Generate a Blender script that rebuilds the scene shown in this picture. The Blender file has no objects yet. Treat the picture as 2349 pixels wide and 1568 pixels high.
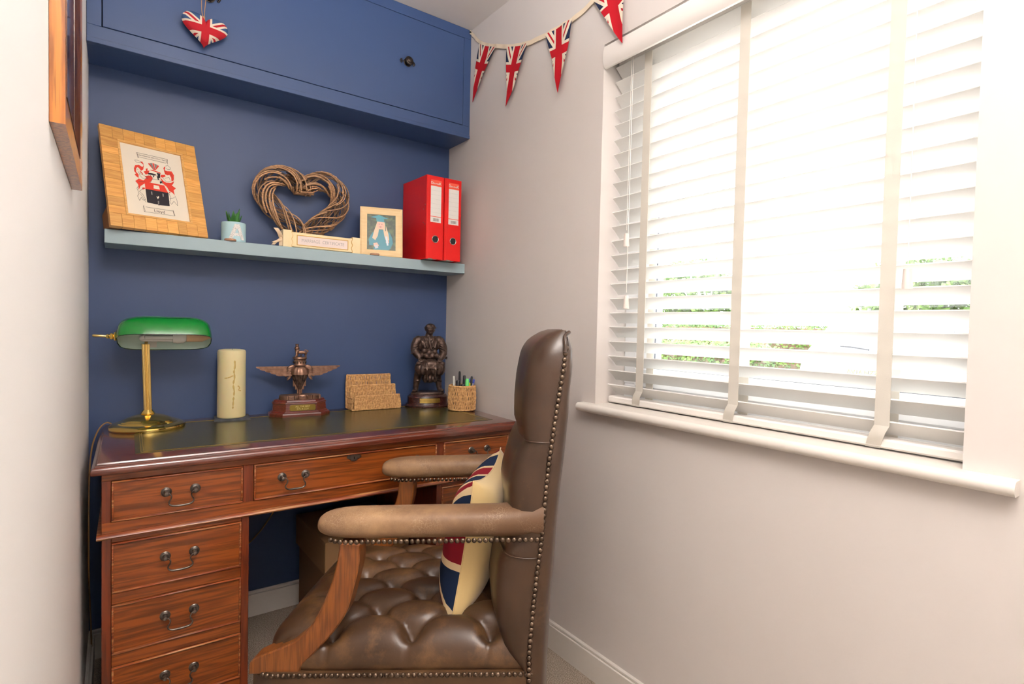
import bpy, bmesh, math, random
from math import sin, cos, pi, radians, sqrt, atan2, exp, hypot
from mathutils import Vector, Matrix

random.seed(7)
scene = bpy.context.scene
COL = scene.collection

# ------------------------------------------------------------------ camera
CAM = Vector((0.0673, -2.2387, 1.1279))
YAW, PITCH, ROLL = 0.6306, 0.0290, 0.0221
fwd = Vector((sin(YAW) * cos(PITCH), cos(YAW) * cos(PITCH), -sin(PITCH)))
rgt = Vector((cos(YAW), -sin(YAW), 0))
upv = rgt.cross(fwd)
r2 = rgt * cos(ROLL) + upv * sin(ROLL)
u2 = upv * cos(ROLL) - rgt * sin(ROLL)
cam_d = bpy.data.cameras.new('camera')
cam_d.sensor_width = 36.0
cam_d.lens = 1250.5 / 2349.0 * 36.0
cam_d.clip_start = 0.01
cam = bpy.data.objects.new('camera', cam_d)
COL.objects.link(cam)
m = Matrix((r2, u2, -fwd)).transposed().to_4x4()
m.translation = CAM
cam.matrix_world = m
scene.camera = cam

# ------------------------------------------------------------------ world, lights, exposure
WORLD_STRENGTH = 9.5
world = bpy.data.worlds.new('sky')
scene.world = world
world.use_nodes = True
wn = world.node_tree.nodes
bg = wn['Background']
bg.inputs['Color'].default_value = (0.93, 0.97, 1.0, 1)
bg.inputs['Strength'].default_value = WORLD_STRENGTH
sun_d = bpy.data.lights.new('sun', 'SUN')
sun_d.energy = 4.0
sun_d.angle = radians(8)
sun_d.color = (1.0, 0.97, 0.9)
sun = bpy.data.objects.new('sun', sun_d)
COL.objects.link(sun)
sun.rotation_euler = (0, radians(-48), radians(-25))   # from behind the house: lights the garden only
# portal: guides sky sampling through the window opening, adds no light
por_d = bpy.data.lights.new('window_portal', 'AREA')
por_d.shape = 'RECTANGLE'
por_d.size, por_d.size_y = 0.95, 1.15
por_d.cycles.is_portal = True
por = bpy.data.objects.new('window_portal', por_d)
COL.objects.link(por)
por.location = (1.56, -1.457, 1.455)
por.rotation_euler = (0, radians(90), 0)
vs = scene.view_settings
vs.view_transform = 'Standard'
vs.look = 'None'
vs.gamma = 1.0
vs.use_curve_mapping = False
vs.exposure = 0.44
FILL_LIGHT_W = 100.0  # power of the added fill uplighter

# ------------------------------------------------------------------ helpers
def lin(c):
    out = []
    for v in c[:3]:
        v = v / 255.0
        out.append(v / 12.92 if v <= 0.04045 else ((v + 0.055) / 1.055) ** 2.4)
    return (*out, 1.0)

def sharp(me, ang):
    me.polygons.foreach_set('use_smooth', [True] * len(me.polygons))
    me.set_sharp_from_angle(angle=radians(ang))

def vadd(a, b): return (a[0] + b[0], a[1] + b[1], a[2] + b[2])

def cat_rom(pts, n=6, closed=False):
    P = [Vector(q) for q in pts]
    out = []
    N = len(P)
    rng = N if closed else N - 1
    for i in range(rng):
        if closed:
            p0, p1, p2, p3 = P[(i - 1) % N], P[i], P[(i + 1) % N], P[(i + 2) % N]
        else:
            p0, p1, p2, p3 = P[max(i - 1, 0)], P[i], P[i + 1], P[min(i + 2, N - 1)]
        for k in range(n):
            t = k / n
            out.append(0.5 * ((2 * p1) + (p2 - p0) * t + (2 * p0 - 5 * p1 + 4 * p2 - p3) * t * t + (3 * p1 - p0 - 3 * p2 + p3) * t ** 3))
    if not closed:
        out.append(P[-1])
    return [tuple(q) for q in out]

class MB:
    def __init__(self):
        self.v, self.f, self.mi, self.uv = [], [], [], {}
        self.M = None
        self.cur = 0
    def add(self, vs_, fs_):
        o = len(self.v)
        for q in vs_:
            q = Vector(q)
            if self.M is not None:
                q = self.M @ q
            self.v.append(tuple(q))
        for f in fs_:
            self.f.append(tuple(i + o for i in f))
            self.mi.append(self.cur)
        return o
    def box(self, c, s, b=0.0, R=None):
        hx, hy, hz = s[0] / 2, s[1] / 2, s[2] / 2
        if b <= 0:
            vs_ = [(x * hx, y * hy, z * hz) for x in (-1, 1) for y in (-1, 1) for z in (-1, 1)]
            fs_ = [(0, 1, 3, 2), (4, 6, 7, 5), (0, 4, 5, 1), (2, 3, 7, 6), (0, 2, 6, 4), (1, 5, 7, 3)]
        else:
            b = min(b, hx * .98, hy * .98, hz * .98)
            idx, vs_ = {}, []
            for x in (-1, 1):
                for y in (-1, 1):
                    for z in (-1, 1):
                        for a in range(3):
                            p = [x * (hx - b), y * (hy - b), z * (hz - b)]
                            p[a] = (x * hx, y * hy, z * hz)[a]
                            idx[(x, y, z, a)] = len(vs_)
                            vs_.append(tuple(p))
            fs_ = []
            for a in range(3):
                o1, o2 = [q for q in range(3) if q != a]
                for s_ in (-1, 1):
                    ring = []
                    for (q1, q2) in ((-1, -1), (1, -1), (1, 1), (-1, 1)):
                        k = [0, 0, 0]; k[a] = s_; k[o1] = q1; k[o2] = q2
                        ring.append(idx[(*k, a)])
                    fs_.append(tuple(ring))
            for a in range(3):
                o1, o2 = [q for q in range(3) if q != a]
                for q1 in (-1, 1):
                    for q2 in (-1, 1):
                        def key(sa, ax):
                            k = [0, 0, 0]; k[a] = sa; k[o1] = q1; k[o2] = q2
                            return idx[(*k, ax)]
                        fs_.append((key(-1, o1), key(1, o1), key(1, o2), key(-1, o2)))
            for x in (-1, 1):
                for y in (-1, 1):
                    for z in (-1, 1):
                        fs_.append((idx[(x, y, z, 0)], idx[(x, y, z, 1)], idx[(x, y, z, 2)]))
        c = Vector(c)
        self.add([(R @ Vector(q) if R is not None else Vector(q)) + c for q in vs_], fs_)
        return self
    def span(self, x0, x1, y0, y1, z0, z1, b=0.0):
        return self.box(((x0 + x1) / 2, (y0 + y1) / 2, (z0 + z1) / 2), (abs(x1 - x0), abs(y1 - y0), abs(z1 - z0)), b)
    def loft(self, rings, ring_closed=True, cap=True, path_closed=False):
        n = len(rings[0])
        vs_ = [q for r in rings for q in r]
        fs_ = []
        m_ = len(rings)
        for i in range(m_ if path_closed else m_ - 1):
            j = (i + 1) % m_
            for k in range(n if ring_closed else n - 1):
                l = (k + 1) % n
                fs_.append((i * n + k, i * n + l, j * n + l, j * n + k))
        if cap and not path_closed and ring_closed:
            fs_.append(tuple(range(n)))
            fs_.append(tuple((m_ - 1) * n + k for k in range(n)))
        self.add(vs_, fs_)
        return self
    def tube(self, path, r, n=8, closed=False, cap=True, flat=1.0):
        P = [Vector(q) for q in path]
        N = len(P)
        rr = r if isinstance(r, (list, tuple)) else [r] * N
        T = []
        for i in range(N):
            a = P[(i - 1) % N] if (closed or i > 0) else P[i]
            b = P[(i + 1) % N] if (closed or i < N - 1) else P[i]
            t = (b - a)
            T.append(t.normalized() if t.length > 1e-9 else Vector((0, 0, 1)))
        up = Vector((0, 0, 1))
        if abs(T[0].dot(up)) > .9:
            up = Vector((0, 1, 0))
        nrm = (up - T[0] * up.dot(T[0])).normalized()
        rings = []
        for i in range(N):
            nrm = nrm - T[i] * nrm.dot(T[i])
            nrm = nrm.normalized() if nrm.length > 1e-6 else Vector((1, 0, 0))
            bn = T[i].cross(nrm)
            rings.append([tuple(P[i] + (nrm * cos(2 * pi * k / n) + bn * sin(2 * pi * k / n) * flat) * rr[i]) for k in range(n)])
        return self.loft(rings, cap=cap, path_closed=closed)
    def lathe(self, prof, n=32, c=(0, 0, 0), sx=1.0, sy=1.0, cap=True):
        rings = []
        for (r, z) in prof:
            rings.append([(c[0] + sx * r * cos(2 * pi * k / n), c[1] + sy * r * sin(2 * pi * k / n), c[2] + z) for k in range(n)])
        return self.loft(rings, cap=cap)
    def prism(self, poly, d0, d1, f):
        """poly 2-D, f(u, v, d) -> 3-D"""
        n = len(poly)
        vs_ = [f(u, v, d0) for u, v in poly] + [f(u, v, d1) for u, v in poly]
        fs_ = [tuple(range(n)), tuple(range(2 * n - 1, n - 1, -1))] + [(k, (k + 1) % n, n + (k + 1) % n, n + k) for k in range(n)]
        self.add(vs_, fs_)
        return self
    def ell(self, c, r, n=16, m_=10, R=None):
        rings = []
        for i in range(m_ + 1):
            a = -pi / 2 + pi * (i + .001) / (m_ + .002)
            rings.append([])
            for k in range(n):
                b = 2 * pi * k / n
                q = Vector((r[0] * cos(a) * cos(b), r[1] * cos(a) * sin(b), r[2] * sin(a)))
                if R is not None:
                    q = R @ q
                rings[-1].append(tuple(q + Vector(c)))
        return self.loft(rings)
    def flat(self, poly, f):
        self.add([f(u, v) for u, v in poly], [tuple(range(len(poly)))])
        return self
    def grid(self, nu, nv, f, uv=None):
        o = self.add([f(i / nu, j / nv) for j in range(nv + 1) for i in range(nu + 1)],
                     [(j * (nu + 1) + i, j * (nu + 1) + i + 1, (j + 1) * (nu + 1) + i + 1, (j + 1) * (nu + 1) + i) for j in range(nv) for i in range(nu)])
        if uv:
            for j in range(nv + 1):
                for i in range(nu + 1):
                    self.uv[o + j * (nu + 1) + i] = uv(i / nu, j / nv)
        return self
    def mesh(self, name, smooth=35, recalc=True):
        me = bpy.data.meshes.new(name)
        me.from_pydata(self.v, [], self.f)
        if len(set(self.mi)) > 1:
            me.polygons.foreach_set('material_index', self.mi)
        if self.uv:
            ul = me.uv_layers.new(name='UVMap')
            for lp in me.loops:
                ul.data[lp.index].uv = self.uv.get(lp.vertex_index, (0, 0))
        if recalc:
            bm = bmesh.new(); bm.from_mesh(me)
            bmesh.ops.recalc_face_normals(bm, faces=bm.faces)
            bm.to_mesh(me); bm.free()
        if smooth:
            sharp(me, smooth)
        return me

def link(name, data, parent=None, loc=None, rot=None):
    o = bpy.data.objects.new(name, data)
    COL.objects.link(o)
    if parent is not None:
        o.parent = parent
    if loc is not None:
        o.location = loc
    if rot is not None:
        o.rotation_euler = rot
    return o

def O(name, mb, mat, parent=None, smooth=35, loc=None, rot=None, recalc=True):
    me = mb.mesh(name, smooth, recalc)
    for q in (mat if isinstance(mat, (list, tuple)) else [mat]):
        me.materials.append(q)
    return link(name, me, parent, loc, rot)

def tag(o, label, cat, group=None):
    o['label'] = label; o['category'] = cat
    if group: o['group'] = group
    return o

def thing(name, label, cat, loc=(0, 0, 0), rz=0.0, group=None):
    o = link(name, None, None, loc, (0, 0, rz))
    o.empty_display_size = 0.05
    return tag(o, label, cat, group)

def struct(name, mb, mat, smooth=35):
    o = O(name, mb, mat, None, smooth)
    o['kind'] = 'structure'
    return o

def text_me(s, size, mat, depth=0.0002, align='CENTER', sx=1.0):
    cu = bpy.data.curves.new('txt', 'FONT')
    cu.body = s; cu.size = size; cu.align_x = align; cu.align_y = 'CENTER'; cu.extrude = depth; cu.resolution_u = 3
    t = bpy.data.objects.new('txt', cu)
    COL.objects.link(t)
    dg = bpy.context.evaluated_depsgraph_get(); dg.update()
    me = bpy.data.meshes.new_from_object(t.evaluated_get(dg))
    bpy.data.objects.remove(t); bpy.data.curves.remove(cu)
    if sx != 1.0:
        me.transform(Matrix.Diagonal((sx, 1, 1, 1)))
    me.materials.clear(); me.materials.append(mat)
    return me

def remesh(mb, vox, smooth_it=2):
    me = mb.mesh('tmp', None, False)
    o = bpy.data.objects.new('tmp', me); COL.objects.link(o)
    md = o.modifiers.new('r', 'REMESH'); md.mode = 'VOXEL'; md.voxel_size = vox
    sm = o.modifiers.new('s', 'SMOOTH'); sm.iterations = smooth_it; sm.factor = .5
    dg = bpy.context.evaluated_depsgraph_get(); dg.update()
    out = bpy.data.meshes.new_from_object(o.evaluated_get(dg))
    bpy.data.objects.remove(o)
    out.polygons.foreach_set('use_smooth', [True] * len(out.polygons))
    return out

def basis(e, up, n):
    """matrix with columns e, up, n"""
    return Matrix((e, up, n)).transposed().to_4x4()

# ------------------------------------------------------------------ materials
MATS = {}
def N(nt, kind, **kw):
    n = nt.nodes.new(kind)
    for k, v in kw.items():
        if k in n.inputs:
            n.inputs[k].default_value = v
        else:
            setattr(n, k, v)
    return n

def mat(name, col, rough=.5, metal=0.0, spec=.5, var=None, bump=None, coat=0.0, coords='Object', rnd=0.0, sheen=0.0, trans=None, sub=0.0):
    """col sRGB 0-255.  var=(scale, col2, lo, hi[, stretch]); bump=(scale, strength, dist[, stretch])"""
    m_ = bpy.data.materials.new(name); m_.use_nodes = True
    nt = m_.node_tree; b = nt.nodes['Principled BSDF']; L = nt.links.new
    b.inputs['Base Color'].default_value = lin(col)
    b.inputs['Roughness'].default_value = rough
    b.inputs['Metallic'].default_value = metal
    b.inputs['Specular IOR Level'].default_value = spec
    b.inputs['Coat Weight'].default_value = coat
    b.inputs['Coat Roughness'].default_value = 0.12
    if sheen: b.inputs['Sheen Weight'].default_value = sheen
    if sub:
        b.inputs['Subsurface Weight'].default_value = sub
        b.inputs['Subsurface Radius'].default_value = (.02, .012, .006)
    tc = N(nt, 'ShaderNodeTexCoord')
    def coord(stretch):
        mp = N(nt, 'ShaderNodeMapping')
        mp.inputs['Scale'].default_value = stretch
        L(tc.outputs[coords], mp.inputs['Vector'])
        return mp.outputs['Vector']
    src = None
    if var:
        sc, c2, lo, hi = var[:4]
        nz = N(nt, 'ShaderNodeTexNoise'); nz.inputs['Scale'].default_value = sc; nz.inputs['Detail'].default_value = 6
        L(coord(var[4] if len(var) > 4 else (1, 1, 1)), nz.inputs['Vector'])
        rp = N(nt, 'ShaderNodeValToRGB')
        rp.color_ramp.elements[0].position = lo; rp.color_ramp.elements[0].color = lin(col)
        rp.color_ramp.elements[1].position = hi; rp.color_ramp.elements[1].color = lin(c2)
        L(nz.outputs['Fac'], rp.inputs['Fac'])
        src = rp.outputs['Color']
        L(src, b.inputs['Base Color'])
    if rnd:
        oi = N(nt, 'ShaderNodeObjectInfo')
        hs = N(nt, 'ShaderNodeHueSaturation')
        mr = N(nt, 'ShaderNodeMapRange'); mr.inputs['To Min'].default_value = 1 - rnd; mr.inputs['To Max'].default_value = 1 + rnd
        L(oi.outputs['Random'], mr.inputs['Value']); L(mr.outputs['Result'], hs.inputs['Value'])
        if src: L(src, hs.inputs['Color'])
        else: hs.inputs['Color'].default_value = lin(col)
        L(hs.outputs['Color'], b.inputs['Base Color'])
    if bump:
        nz = N(nt, 'ShaderNodeTexNoise'); nz.inputs['Scale'].default_value = bump[0]; nz.inputs['Detail'].default_value = 5
        L(coord(bump[3] if len(bump) > 3 else (1, 1, 1)), nz.inputs['Vector'])
        bp = N(nt, 'ShaderNodeBump'); bp.inputs['Strength'].default_value = bump[1]; bp.inputs['Distance'].default_value = bump[2]
        L(nz.outputs['Fac'], bp.inputs['Height']); L(bp.outputs['Normal'], b.inputs['Normal'])
    if trans is not None:
        tl = N(nt, 'ShaderNodeBsdfTranslucent'); tl.inputs['Color'].default_value = lin(col)
        mx = N(nt, 'ShaderNodeMixShader'); mx.inputs['Fac'].default_value = trans
        L(b.outputs['BSDF'], mx.inputs[1]); L(tl.outputs['BSDF'], mx.inputs[2])
        L(mx.outputs['Shader'], nt.nodes['Material Output'].inputs['Surface'])
    MATS[name] = m_
    return m_

def wood(name, c1, c2, c3, scale=1.0, axis='X', rough=.35, coat=0.3, rnd=0.0, grain=60, ring=9):
    m_ = bpy.data.materials.new(name); m_.use_nodes = True
    nt = m_.node_tree; b = nt.nodes['Principled BSDF']; L = nt.links.new
    tc = N(nt, 'ShaderNodeTexCoord')
    oi = N(nt, 'ShaderNodeObjectInfo')
    cb = N(nt, 'ShaderNodeVectorMath'); cb.operation = 'SCALE'; cb.inputs[0].default_value = (7.1, 5.3, 3.7)
    L(oi.outputs['Random'], cb.inputs['Scale'])
    ad = N(nt, 'ShaderNodeVectorMath'); ad.operation = 'ADD'
    L(tc.outputs['Object'], ad.inputs[0]); L(cb.outputs['Vector'], ad.inputs[1])
    st = {'X': (1.0, ring, ring), 'Y': (ring, 1.0, ring), 'Z': (ring, ring, 1.0)}[axis]
    st2 = {'X': (2.5, grain, grain), 'Y': (grain, 2.5, grain), 'Z': (grain, grain, 2.5)}[axis]
    mp = N(nt, 'ShaderNodeMapping'); mp.inputs['Scale'].default_value = [q * scale for q in st]
    L(ad.outputs['Vector'], mp.inputs['Vector'])
    n1 = N(nt, 'ShaderNodeTexNoise'); n1.inputs['Scale'].default_value = 1.6; n1.inputs['Detail'].default_value = 2; n1.inputs['Distortion'].default_value = .35
    L(mp.outputs['Vector'], n1.inputs['Vector'])
    sn = N(nt, 'ShaderNodeMath'); sn.operation = 'MULTIPLY'; sn.inputs[1].default_value = 60
    L(n1.outputs['Fac'], sn.inputs[0])
    s2 = N(nt, 'ShaderNodeMath'); s2.operation = 'SINE'; L(sn.outputs[0], s2.inputs[0])
    mr = N(nt, 'ShaderNodeMapRange'); mr.inputs['From Min'].default_value = -1; L(s2.outputs[0], mr.inputs['Value'])
    mp2 = N(nt, 'ShaderNodeMapping'); mp2.inputs['Scale'].default_value = [q * scale for q in st2]
    L(ad.outputs['Vector'], mp2.inputs['Vector'])
    n2 = N(nt, 'ShaderNodeTexNoise'); n2.inputs['Scale'].default_value = 3.0; n2.inputs['Detail'].default_value = 4
    L(mp2.outputs['Vector'], n2.inputs['Vector'])
    r1 = N(nt, 'ShaderNodeValToRGB')
    r1.color_ramp.elements[0].position = 0.0; r1.color_ramp.elements[0].color = lin(c2)
    r1.color_ramp.elements[1].position = .75; r1.color_ramp.elements[1].color = lin(c1)
    L(mr.outputs['Result'], r1.inputs['Fac'])
    r2_ = N(nt, 'ShaderNodeValToRGB')
    r2_.color_ramp.elements[0].position = .38; r2_.color_ramp.elements[0].color = (1, 1, 1, 1)
    r2_.color_ramp.elements[1].position = .52; r2_.color_ramp.elements[1].color = (0, 0, 0, 1)
    L(n2.outputs['Fac'], r2_.inputs['Fac'])
    ml = N(nt, 'ShaderNodeMath'); ml.operation = 'MULTIPLY'; ml.inputs[1].default_value = .55
    L(r2_.outputs['Color'], ml.inputs[0])
    mx = N(nt, 'ShaderNodeMix'); mx.data_type = 'RGBA'; mx.inputs['B'].default_value = lin(c3)
    L(ml.outputs[0], mx.inputs['Factor']); L(r1.outputs['Color'], mx.inputs['A'])
    out = mx.outputs['Result']
    if rnd:
        hs = N(nt, 'ShaderNodeHueSaturation')
        m2 = N(nt, 'ShaderNodeMapRange'); m2.inputs['To Min'].default_value = 1 - rnd; m2.inputs['To Max'].default_value = 1 + rnd
        L(oi.outputs['Random'], m2.inputs['Value']); L(m2.outputs['Result'], hs.inputs['Value']); L(out, hs.inputs['Color'])
        out = hs.outputs['Color']
    L(out, b.inputs['Base Color'])
    b.inputs['Roughness'].default_value = rough
    b.inputs['Coat Weight'].default_value = coat
    b.inputs['Coat Roughness'].default_value = .1
    bp = N(nt, 'ShaderNodeBump'); bp.inputs['Strength'].default_value = .08; bp.inputs['Distance'].default_value = .001
    L(n2.outputs['Fac'], bp.inputs['Height']); L(bp.outputs['Normal'], b.inputs['Normal'])
    MATS[name] = m_
    return m_

def leather(name, base, dark, light, wear_lo, wear_hi, crack=0.0, rough=.42, fade=None):
    m_ = bpy.data.materials.new(name); m_.use_nodes = True
    nt = m_.node_tree; b = nt.nodes['Principled BSDF']; L = nt.links.new
    tc = N(nt, 'ShaderNodeTexCoord')
    n1 = N(nt, 'ShaderNodeTexNoise'); n1.inputs['Scale'].default_value = 7; n1.inputs['Detail'].default_value = 5
    L(tc.outputs['Object'], n1.inputs['Vector'])
    r1 = N(nt, 'ShaderNodeValToRGB')
    r1.color_ramp.elements[0].position = .3; r1.color_ramp.elements[0].color = lin(dark)
    r1.color_ramp.elements[1].position = .65; r1.color_ramp.elements[1].color = lin(base)
    L(n1.outputs['Fac'], r1.inputs['Fac'])
    n2 = N(nt, 'ShaderNodeTexNoise'); n2.inputs['Scale'].default_value = 12; n2.inputs['Detail'].default_value = 8; n2.inputs['Roughness'].default_value = .7
    L(tc.outputs['Object'], n2.inputs['Vector'])
    mr = N(nt, 'ShaderNodeMapRange'); mr.inputs['From Min'].default_value = wear_lo; mr.inputs['From Max'].default_value = wear_hi; mr.clamp = True
    L(n2.outputs['Fac'], mr.inputs['Value'])
    mx = N(nt, 'ShaderNodeMix'); mx.data_type = 'RGBA'; mx.inputs['B'].default_value = lin(light)
    L(mr.outputs['Result'], mx.inputs['Factor']); L(r1.outputs['Color'], mx.inputs['A'])
    out = mx.outputs['Result']
    if fade:      # handled end (larger x) rubbed paler than the rest
        sx_ = N(nt, 'ShaderNodeSeparateXYZ'); L(tc.outputs['Object'], sx_.inputs['Vector'])
        ad_ = N(nt, 'ShaderNodeMath'); ad_.operation = 'MULTIPLY_ADD'; ad_.inputs[1].default_value = .12
        L(n2.outputs['Fac'], ad_.inputs[0]); L(sx_.outputs['X'], ad_.inputs[2])
        fr_ = N(nt, 'ShaderNodeMapRange'); fr_.inputs['From Min'].default_value = fade[1]; fr_.inputs['From Max'].default_value = fade[2]
        L(ad_.outputs[0], fr_.inputs['Value'])
        mf = N(nt, 'ShaderNodeMix'); mf.data_type = 'RGBA'; mf.inputs['A'].default_value = lin(fade[0])
        L(fr_.outputs['Result'], mf.inputs['Factor']); L(out, mf.inputs['B'])
        out = mf.outputs['Result']
    vo = N(nt, 'ShaderNodeTexVoronoi'); vo.inputs['Scale'].default_value = 230
    L(tc.outputs['Object'], vo.inputs['Vector'])
    if crack > 0:
        v2 = N(nt, 'ShaderNodeTexVoronoi'); v2.feature = 'DISTANCE_TO_EDGE'; v2.inputs['Scale'].default_value = 150
        nd = N(nt, 'ShaderNodeTexNoise'); nd.inputs['Scale'].default_value = 30
        L(tc.outputs['Object'], nd.inputs['Vector'])
        va = N(nt, 'ShaderNodeVectorMath'); va.operation = 'MULTIPLY_ADD'; va.inputs[1].default_value = (.03, .03, .03)
        L(nd.outputs['Color'], va.inputs[0]); L(tc.outputs['Object'], va.inputs[2]); L(va.outputs['Vector'], v2.inputs['Vector'])
        cr = N(nt, 'ShaderNodeMapRange'); cr.inputs['From Min'].default_value = .0; cr.inputs['From Max'].default_value = .05
        cr.inputs['To Min'].default_value = crack; cr.inputs['To Max'].default_value = 0
        L(v2.outputs['Distance'], cr.inputs['Value'])
        n3 = N(nt, 'ShaderNodeTexNoise'); n3.inputs['Scale'].default_value = 16
        L(tc.outputs['Object'], n3.inputs['Vector'])
        c3 = N(nt, 'ShaderNodeMapRange'); c3.inputs['From Min'].default_value = .46; c3.inputs['From Max'].default_value = .66
        L(n3.outputs['Fac'], c3.inputs['Value'])
        ml = N(nt, 'ShaderNodeMath'); ml.operation = 'MULTIPLY'
        L(cr.outputs['Result'], ml.inputs[0]); L(c3.outputs['Result'], ml.inputs[1])
        m3 = N(nt, 'ShaderNodeMix'); m3.data_type = 'RGBA'; m3.inputs['B'].default_value = lin((222, 200, 168))
        L(ml.outputs[0], m3.inputs['Factor']); L(out, m3.inputs['A'])
        out = m3.outputs['Result']
    L(out, b.inputs['Base Color'])
    b.inputs['Roughness'].default_value = rough
    b.inputs['Specular IOR Level'].default_value = .5
    bp = N(nt, 'ShaderNodeBump'); bp.inputs['Strength'].default_value = .12; bp.inputs['Distance'].default_value = .0006
    L(vo.outputs['Distance'], bp.inputs['Height']); L(bp.outputs['Normal'], b.inputs['Normal'])
    MATS[name] = m_
    return m_

def flag_mat(name, red, white, blue, a=.16, a2=.27, b_=.16, b2=.27, d=.07, d2=.2, slope=1.0, rough=.9):
    """printed cloth: red cross with pale edging over pale and red diagonals on blue, drawn in the UV frame"""
    m_ = bpy.data.materials.new(name); m_.use_nodes = True
    nt = m_.node_tree; bs = nt.nodes['Principled BSDF']; L = nt.links.new
    uv = N(nt, 'ShaderNodeTexCoord'); sp = N(nt, 'ShaderNodeSeparateXYZ')
    L(uv.outputs['UV'], sp.inputs['Vector'])
    def ma(op, x, y=None):
        n = N(nt, 'ShaderNodeMath'); n.operation = op
        for i, q in enumerate((x, y)):
            if q is None: continue
            if isinstance(q, (int, float)): n.inputs[i].default_value = q
            else: L(q, n.inputs[i])
        return n.outputs[0]
    U, V = sp.outputs['X'], sp.outputs['Y']
    au, av = ma('ABSOLUTE', U), ma('ABSOLUTE', V)
    us = ma('MULTIPLY', U, slope)
    dd = ma('MINIMUM', ma('ABSOLUTE', ma('SUBTRACT', us, V)), ma('ABSOLUTE', ma('ADD', us, V)))
    cross = lambda p, q: ma('MAXIMUM', ma('LESS_THAN', au, p), ma('LESS_THAN', av, q))
    col = None
    def mixc(A, B, f):
        n = N(nt, 'ShaderNodeMix'); n.data_type = 'RGBA'
        if isinstance(A, tuple): n.inputs['A'].default_value = A
        else: L(A, n.inputs['A'])
        n.inputs['B'].default_value = B
        L(f, n.inputs['Factor'])
        return n.outputs['Result']
    col = mixc(lin(blue), lin(white), ma('LESS_THAN', dd, d2))
    col = mixc(col, lin(red), ma('LESS_THAN', dd, d))
    col = mixc(col, lin(white), cross(a2, b2))
    col = mixc(col, lin(red), cross(a, b_))
    L(col, bs.inputs['Base Color'])
    bs.inputs['Roughness'].default_value = rough
    bs.inputs['Specular IOR Level'].default_value = .2
    nz = N(nt, 'ShaderNodeTexNoise'); nz.inputs['Scale'].default_value = 500
    L(uv.outputs['Object'], nz.inputs['Vector'])
    bp = N(nt, 'ShaderNodeBump'); bp.inputs['Strength'].default_value = .3; bp.inputs['Distance'].default_value = .0005
    L(nz.outputs['Fac'], bp.inputs['Height']); L(bp.outputs['Normal'], bs.inputs['Normal'])
    MATS[name] = m_
    return m_

M_blue = mat('blue_paint', (56, 75, 115), .45, bump=(260, .05, .0006), var=(3, (59, 78, 118), .3, .7))
M_cab = mat('blue_satin_paint', (61, 84, 128), .38, bump=(180, .04, .0006))
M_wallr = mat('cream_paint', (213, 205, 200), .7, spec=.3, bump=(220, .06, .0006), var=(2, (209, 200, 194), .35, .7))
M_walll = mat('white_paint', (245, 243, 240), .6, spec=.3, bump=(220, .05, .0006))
M_ceil = mat('ceiling_paint', (228, 221, 214), .8, spec=.2)
M_trim = mat('white_gloss_paint', (226, 219, 210), .35, bump=(60, .05, .0008))
M_carpet = mat('carpet', (138, 122, 108), 1.0, spec=.05, var=(340, (210, 194, 176), .38, .62), bump=(420, 1.0, .006))
M_slat = mat('white_slat', (240, 238, 234), .5, bump=(30, .25, .0008, (40, 1, 40)), trans=.12)
M_blindwhite = mat('blind_white', (236, 230, 224), .45)
M_tape = mat('woven_tape', (226, 220, 210), .9, spec=.1, bump=(900, .5, .0006), trans=.25)
M_upvc = mat('white_plastic_frame', (242, 243, 244), .3)
M_gasket = mat('grey_gasket', (118, 122, 130), .6)
M_tassel = mat('white_plastic', (226, 214, 206), .4)
M_cord = mat('white_cord', (238, 232, 224), .8)
M_wood = wood('mahogany', (150, 75, 26), (126, 58, 18), (72, 32, 11), 1.0, 'X', .33, .3)
M_woodv = wood('mahogany_upright', (122, 50, 20), (108, 43, 17), (72, 28, 12), 1.0, 'Z', .35, .3)
M_woodtop = wood('mahogany_top', (108, 50, 34), (94, 42, 28), (60, 26, 18), 1.0, 'X', .16, .6)
M_bead = wood('worn_bead', (150, 72, 32), (118, 50, 22), (214, 160, 100), 1.0, 'X', .4, .3)
M_deskleather = mat('green_leather', (62, 59, 28), .26, var=(60, (80, 75, 40), .3, .7), bump=(300, .15, .0006), spec=.6)
M_gilt = mat('gilt_line', (150, 122, 50), .4, .6)
M_bronzeh = mat('aged_metal', (128, 120, 112), .34, .9, var=(50, (84, 76, 70), .35, .7))
M_knob = mat('antique_knob', (84, 76, 70), .3, .9, var=(60, (44, 38, 36), .4, .65))
M_dark = mat('dark_void', (24, 18, 16), .9)
M_leather = leather('brown_leather', (88, 62, 40), (64, 44, 29), (124, 92, 60), .55, .8)
M_leatherseat = leather('seat_leather', (84, 58, 36), (58, 39, 25), (122, 88, 54), .5, .76, 0.0, .36)
M_leatherarm = leather('worn_arm_leather', (142, 108, 78), (122, 92, 68), (172, 136, 98), .42, .72, .3, .45, ((98, 70, 48), .1, .42))
M_leatherback = leather('back_leather', (70, 49, 34), (53, 37, 26), (104, 78, 54), .6, .8, 0.0, .32)
M_chairwood = wood('chair_wood', (140, 80, 33), (124, 68, 27), (86, 43, 18), 1.6, 'Z', .4, .25, 0, 60, 4)
M_nail = mat('brass_nail', (104, 88, 74), .3, .9, rnd=.3)
M_brass = mat('polished_brass', (246, 212, 124), .12, 1.0)
M_brassd = mat('satin_brass', (238, 206, 132), .28, 1.0)
M_green = mat('green_glass', (10, 130, 44), .12, coat=.6, spec=.6)
M_opal = mat('opal_white', (214, 238, 226), .3)
M_cfl = mat('bulb_white', (244, 244, 240), .25)
M_socket = mat('bulb_socket', (226, 190, 150), .4)
M_sticker = mat('sticker', (240, 238, 230), .6)
M_candle = mat('candle_wax', (240, 226, 178), .45, sub=.25, var=(5, (235, 217, 160), .4, .7))
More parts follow.
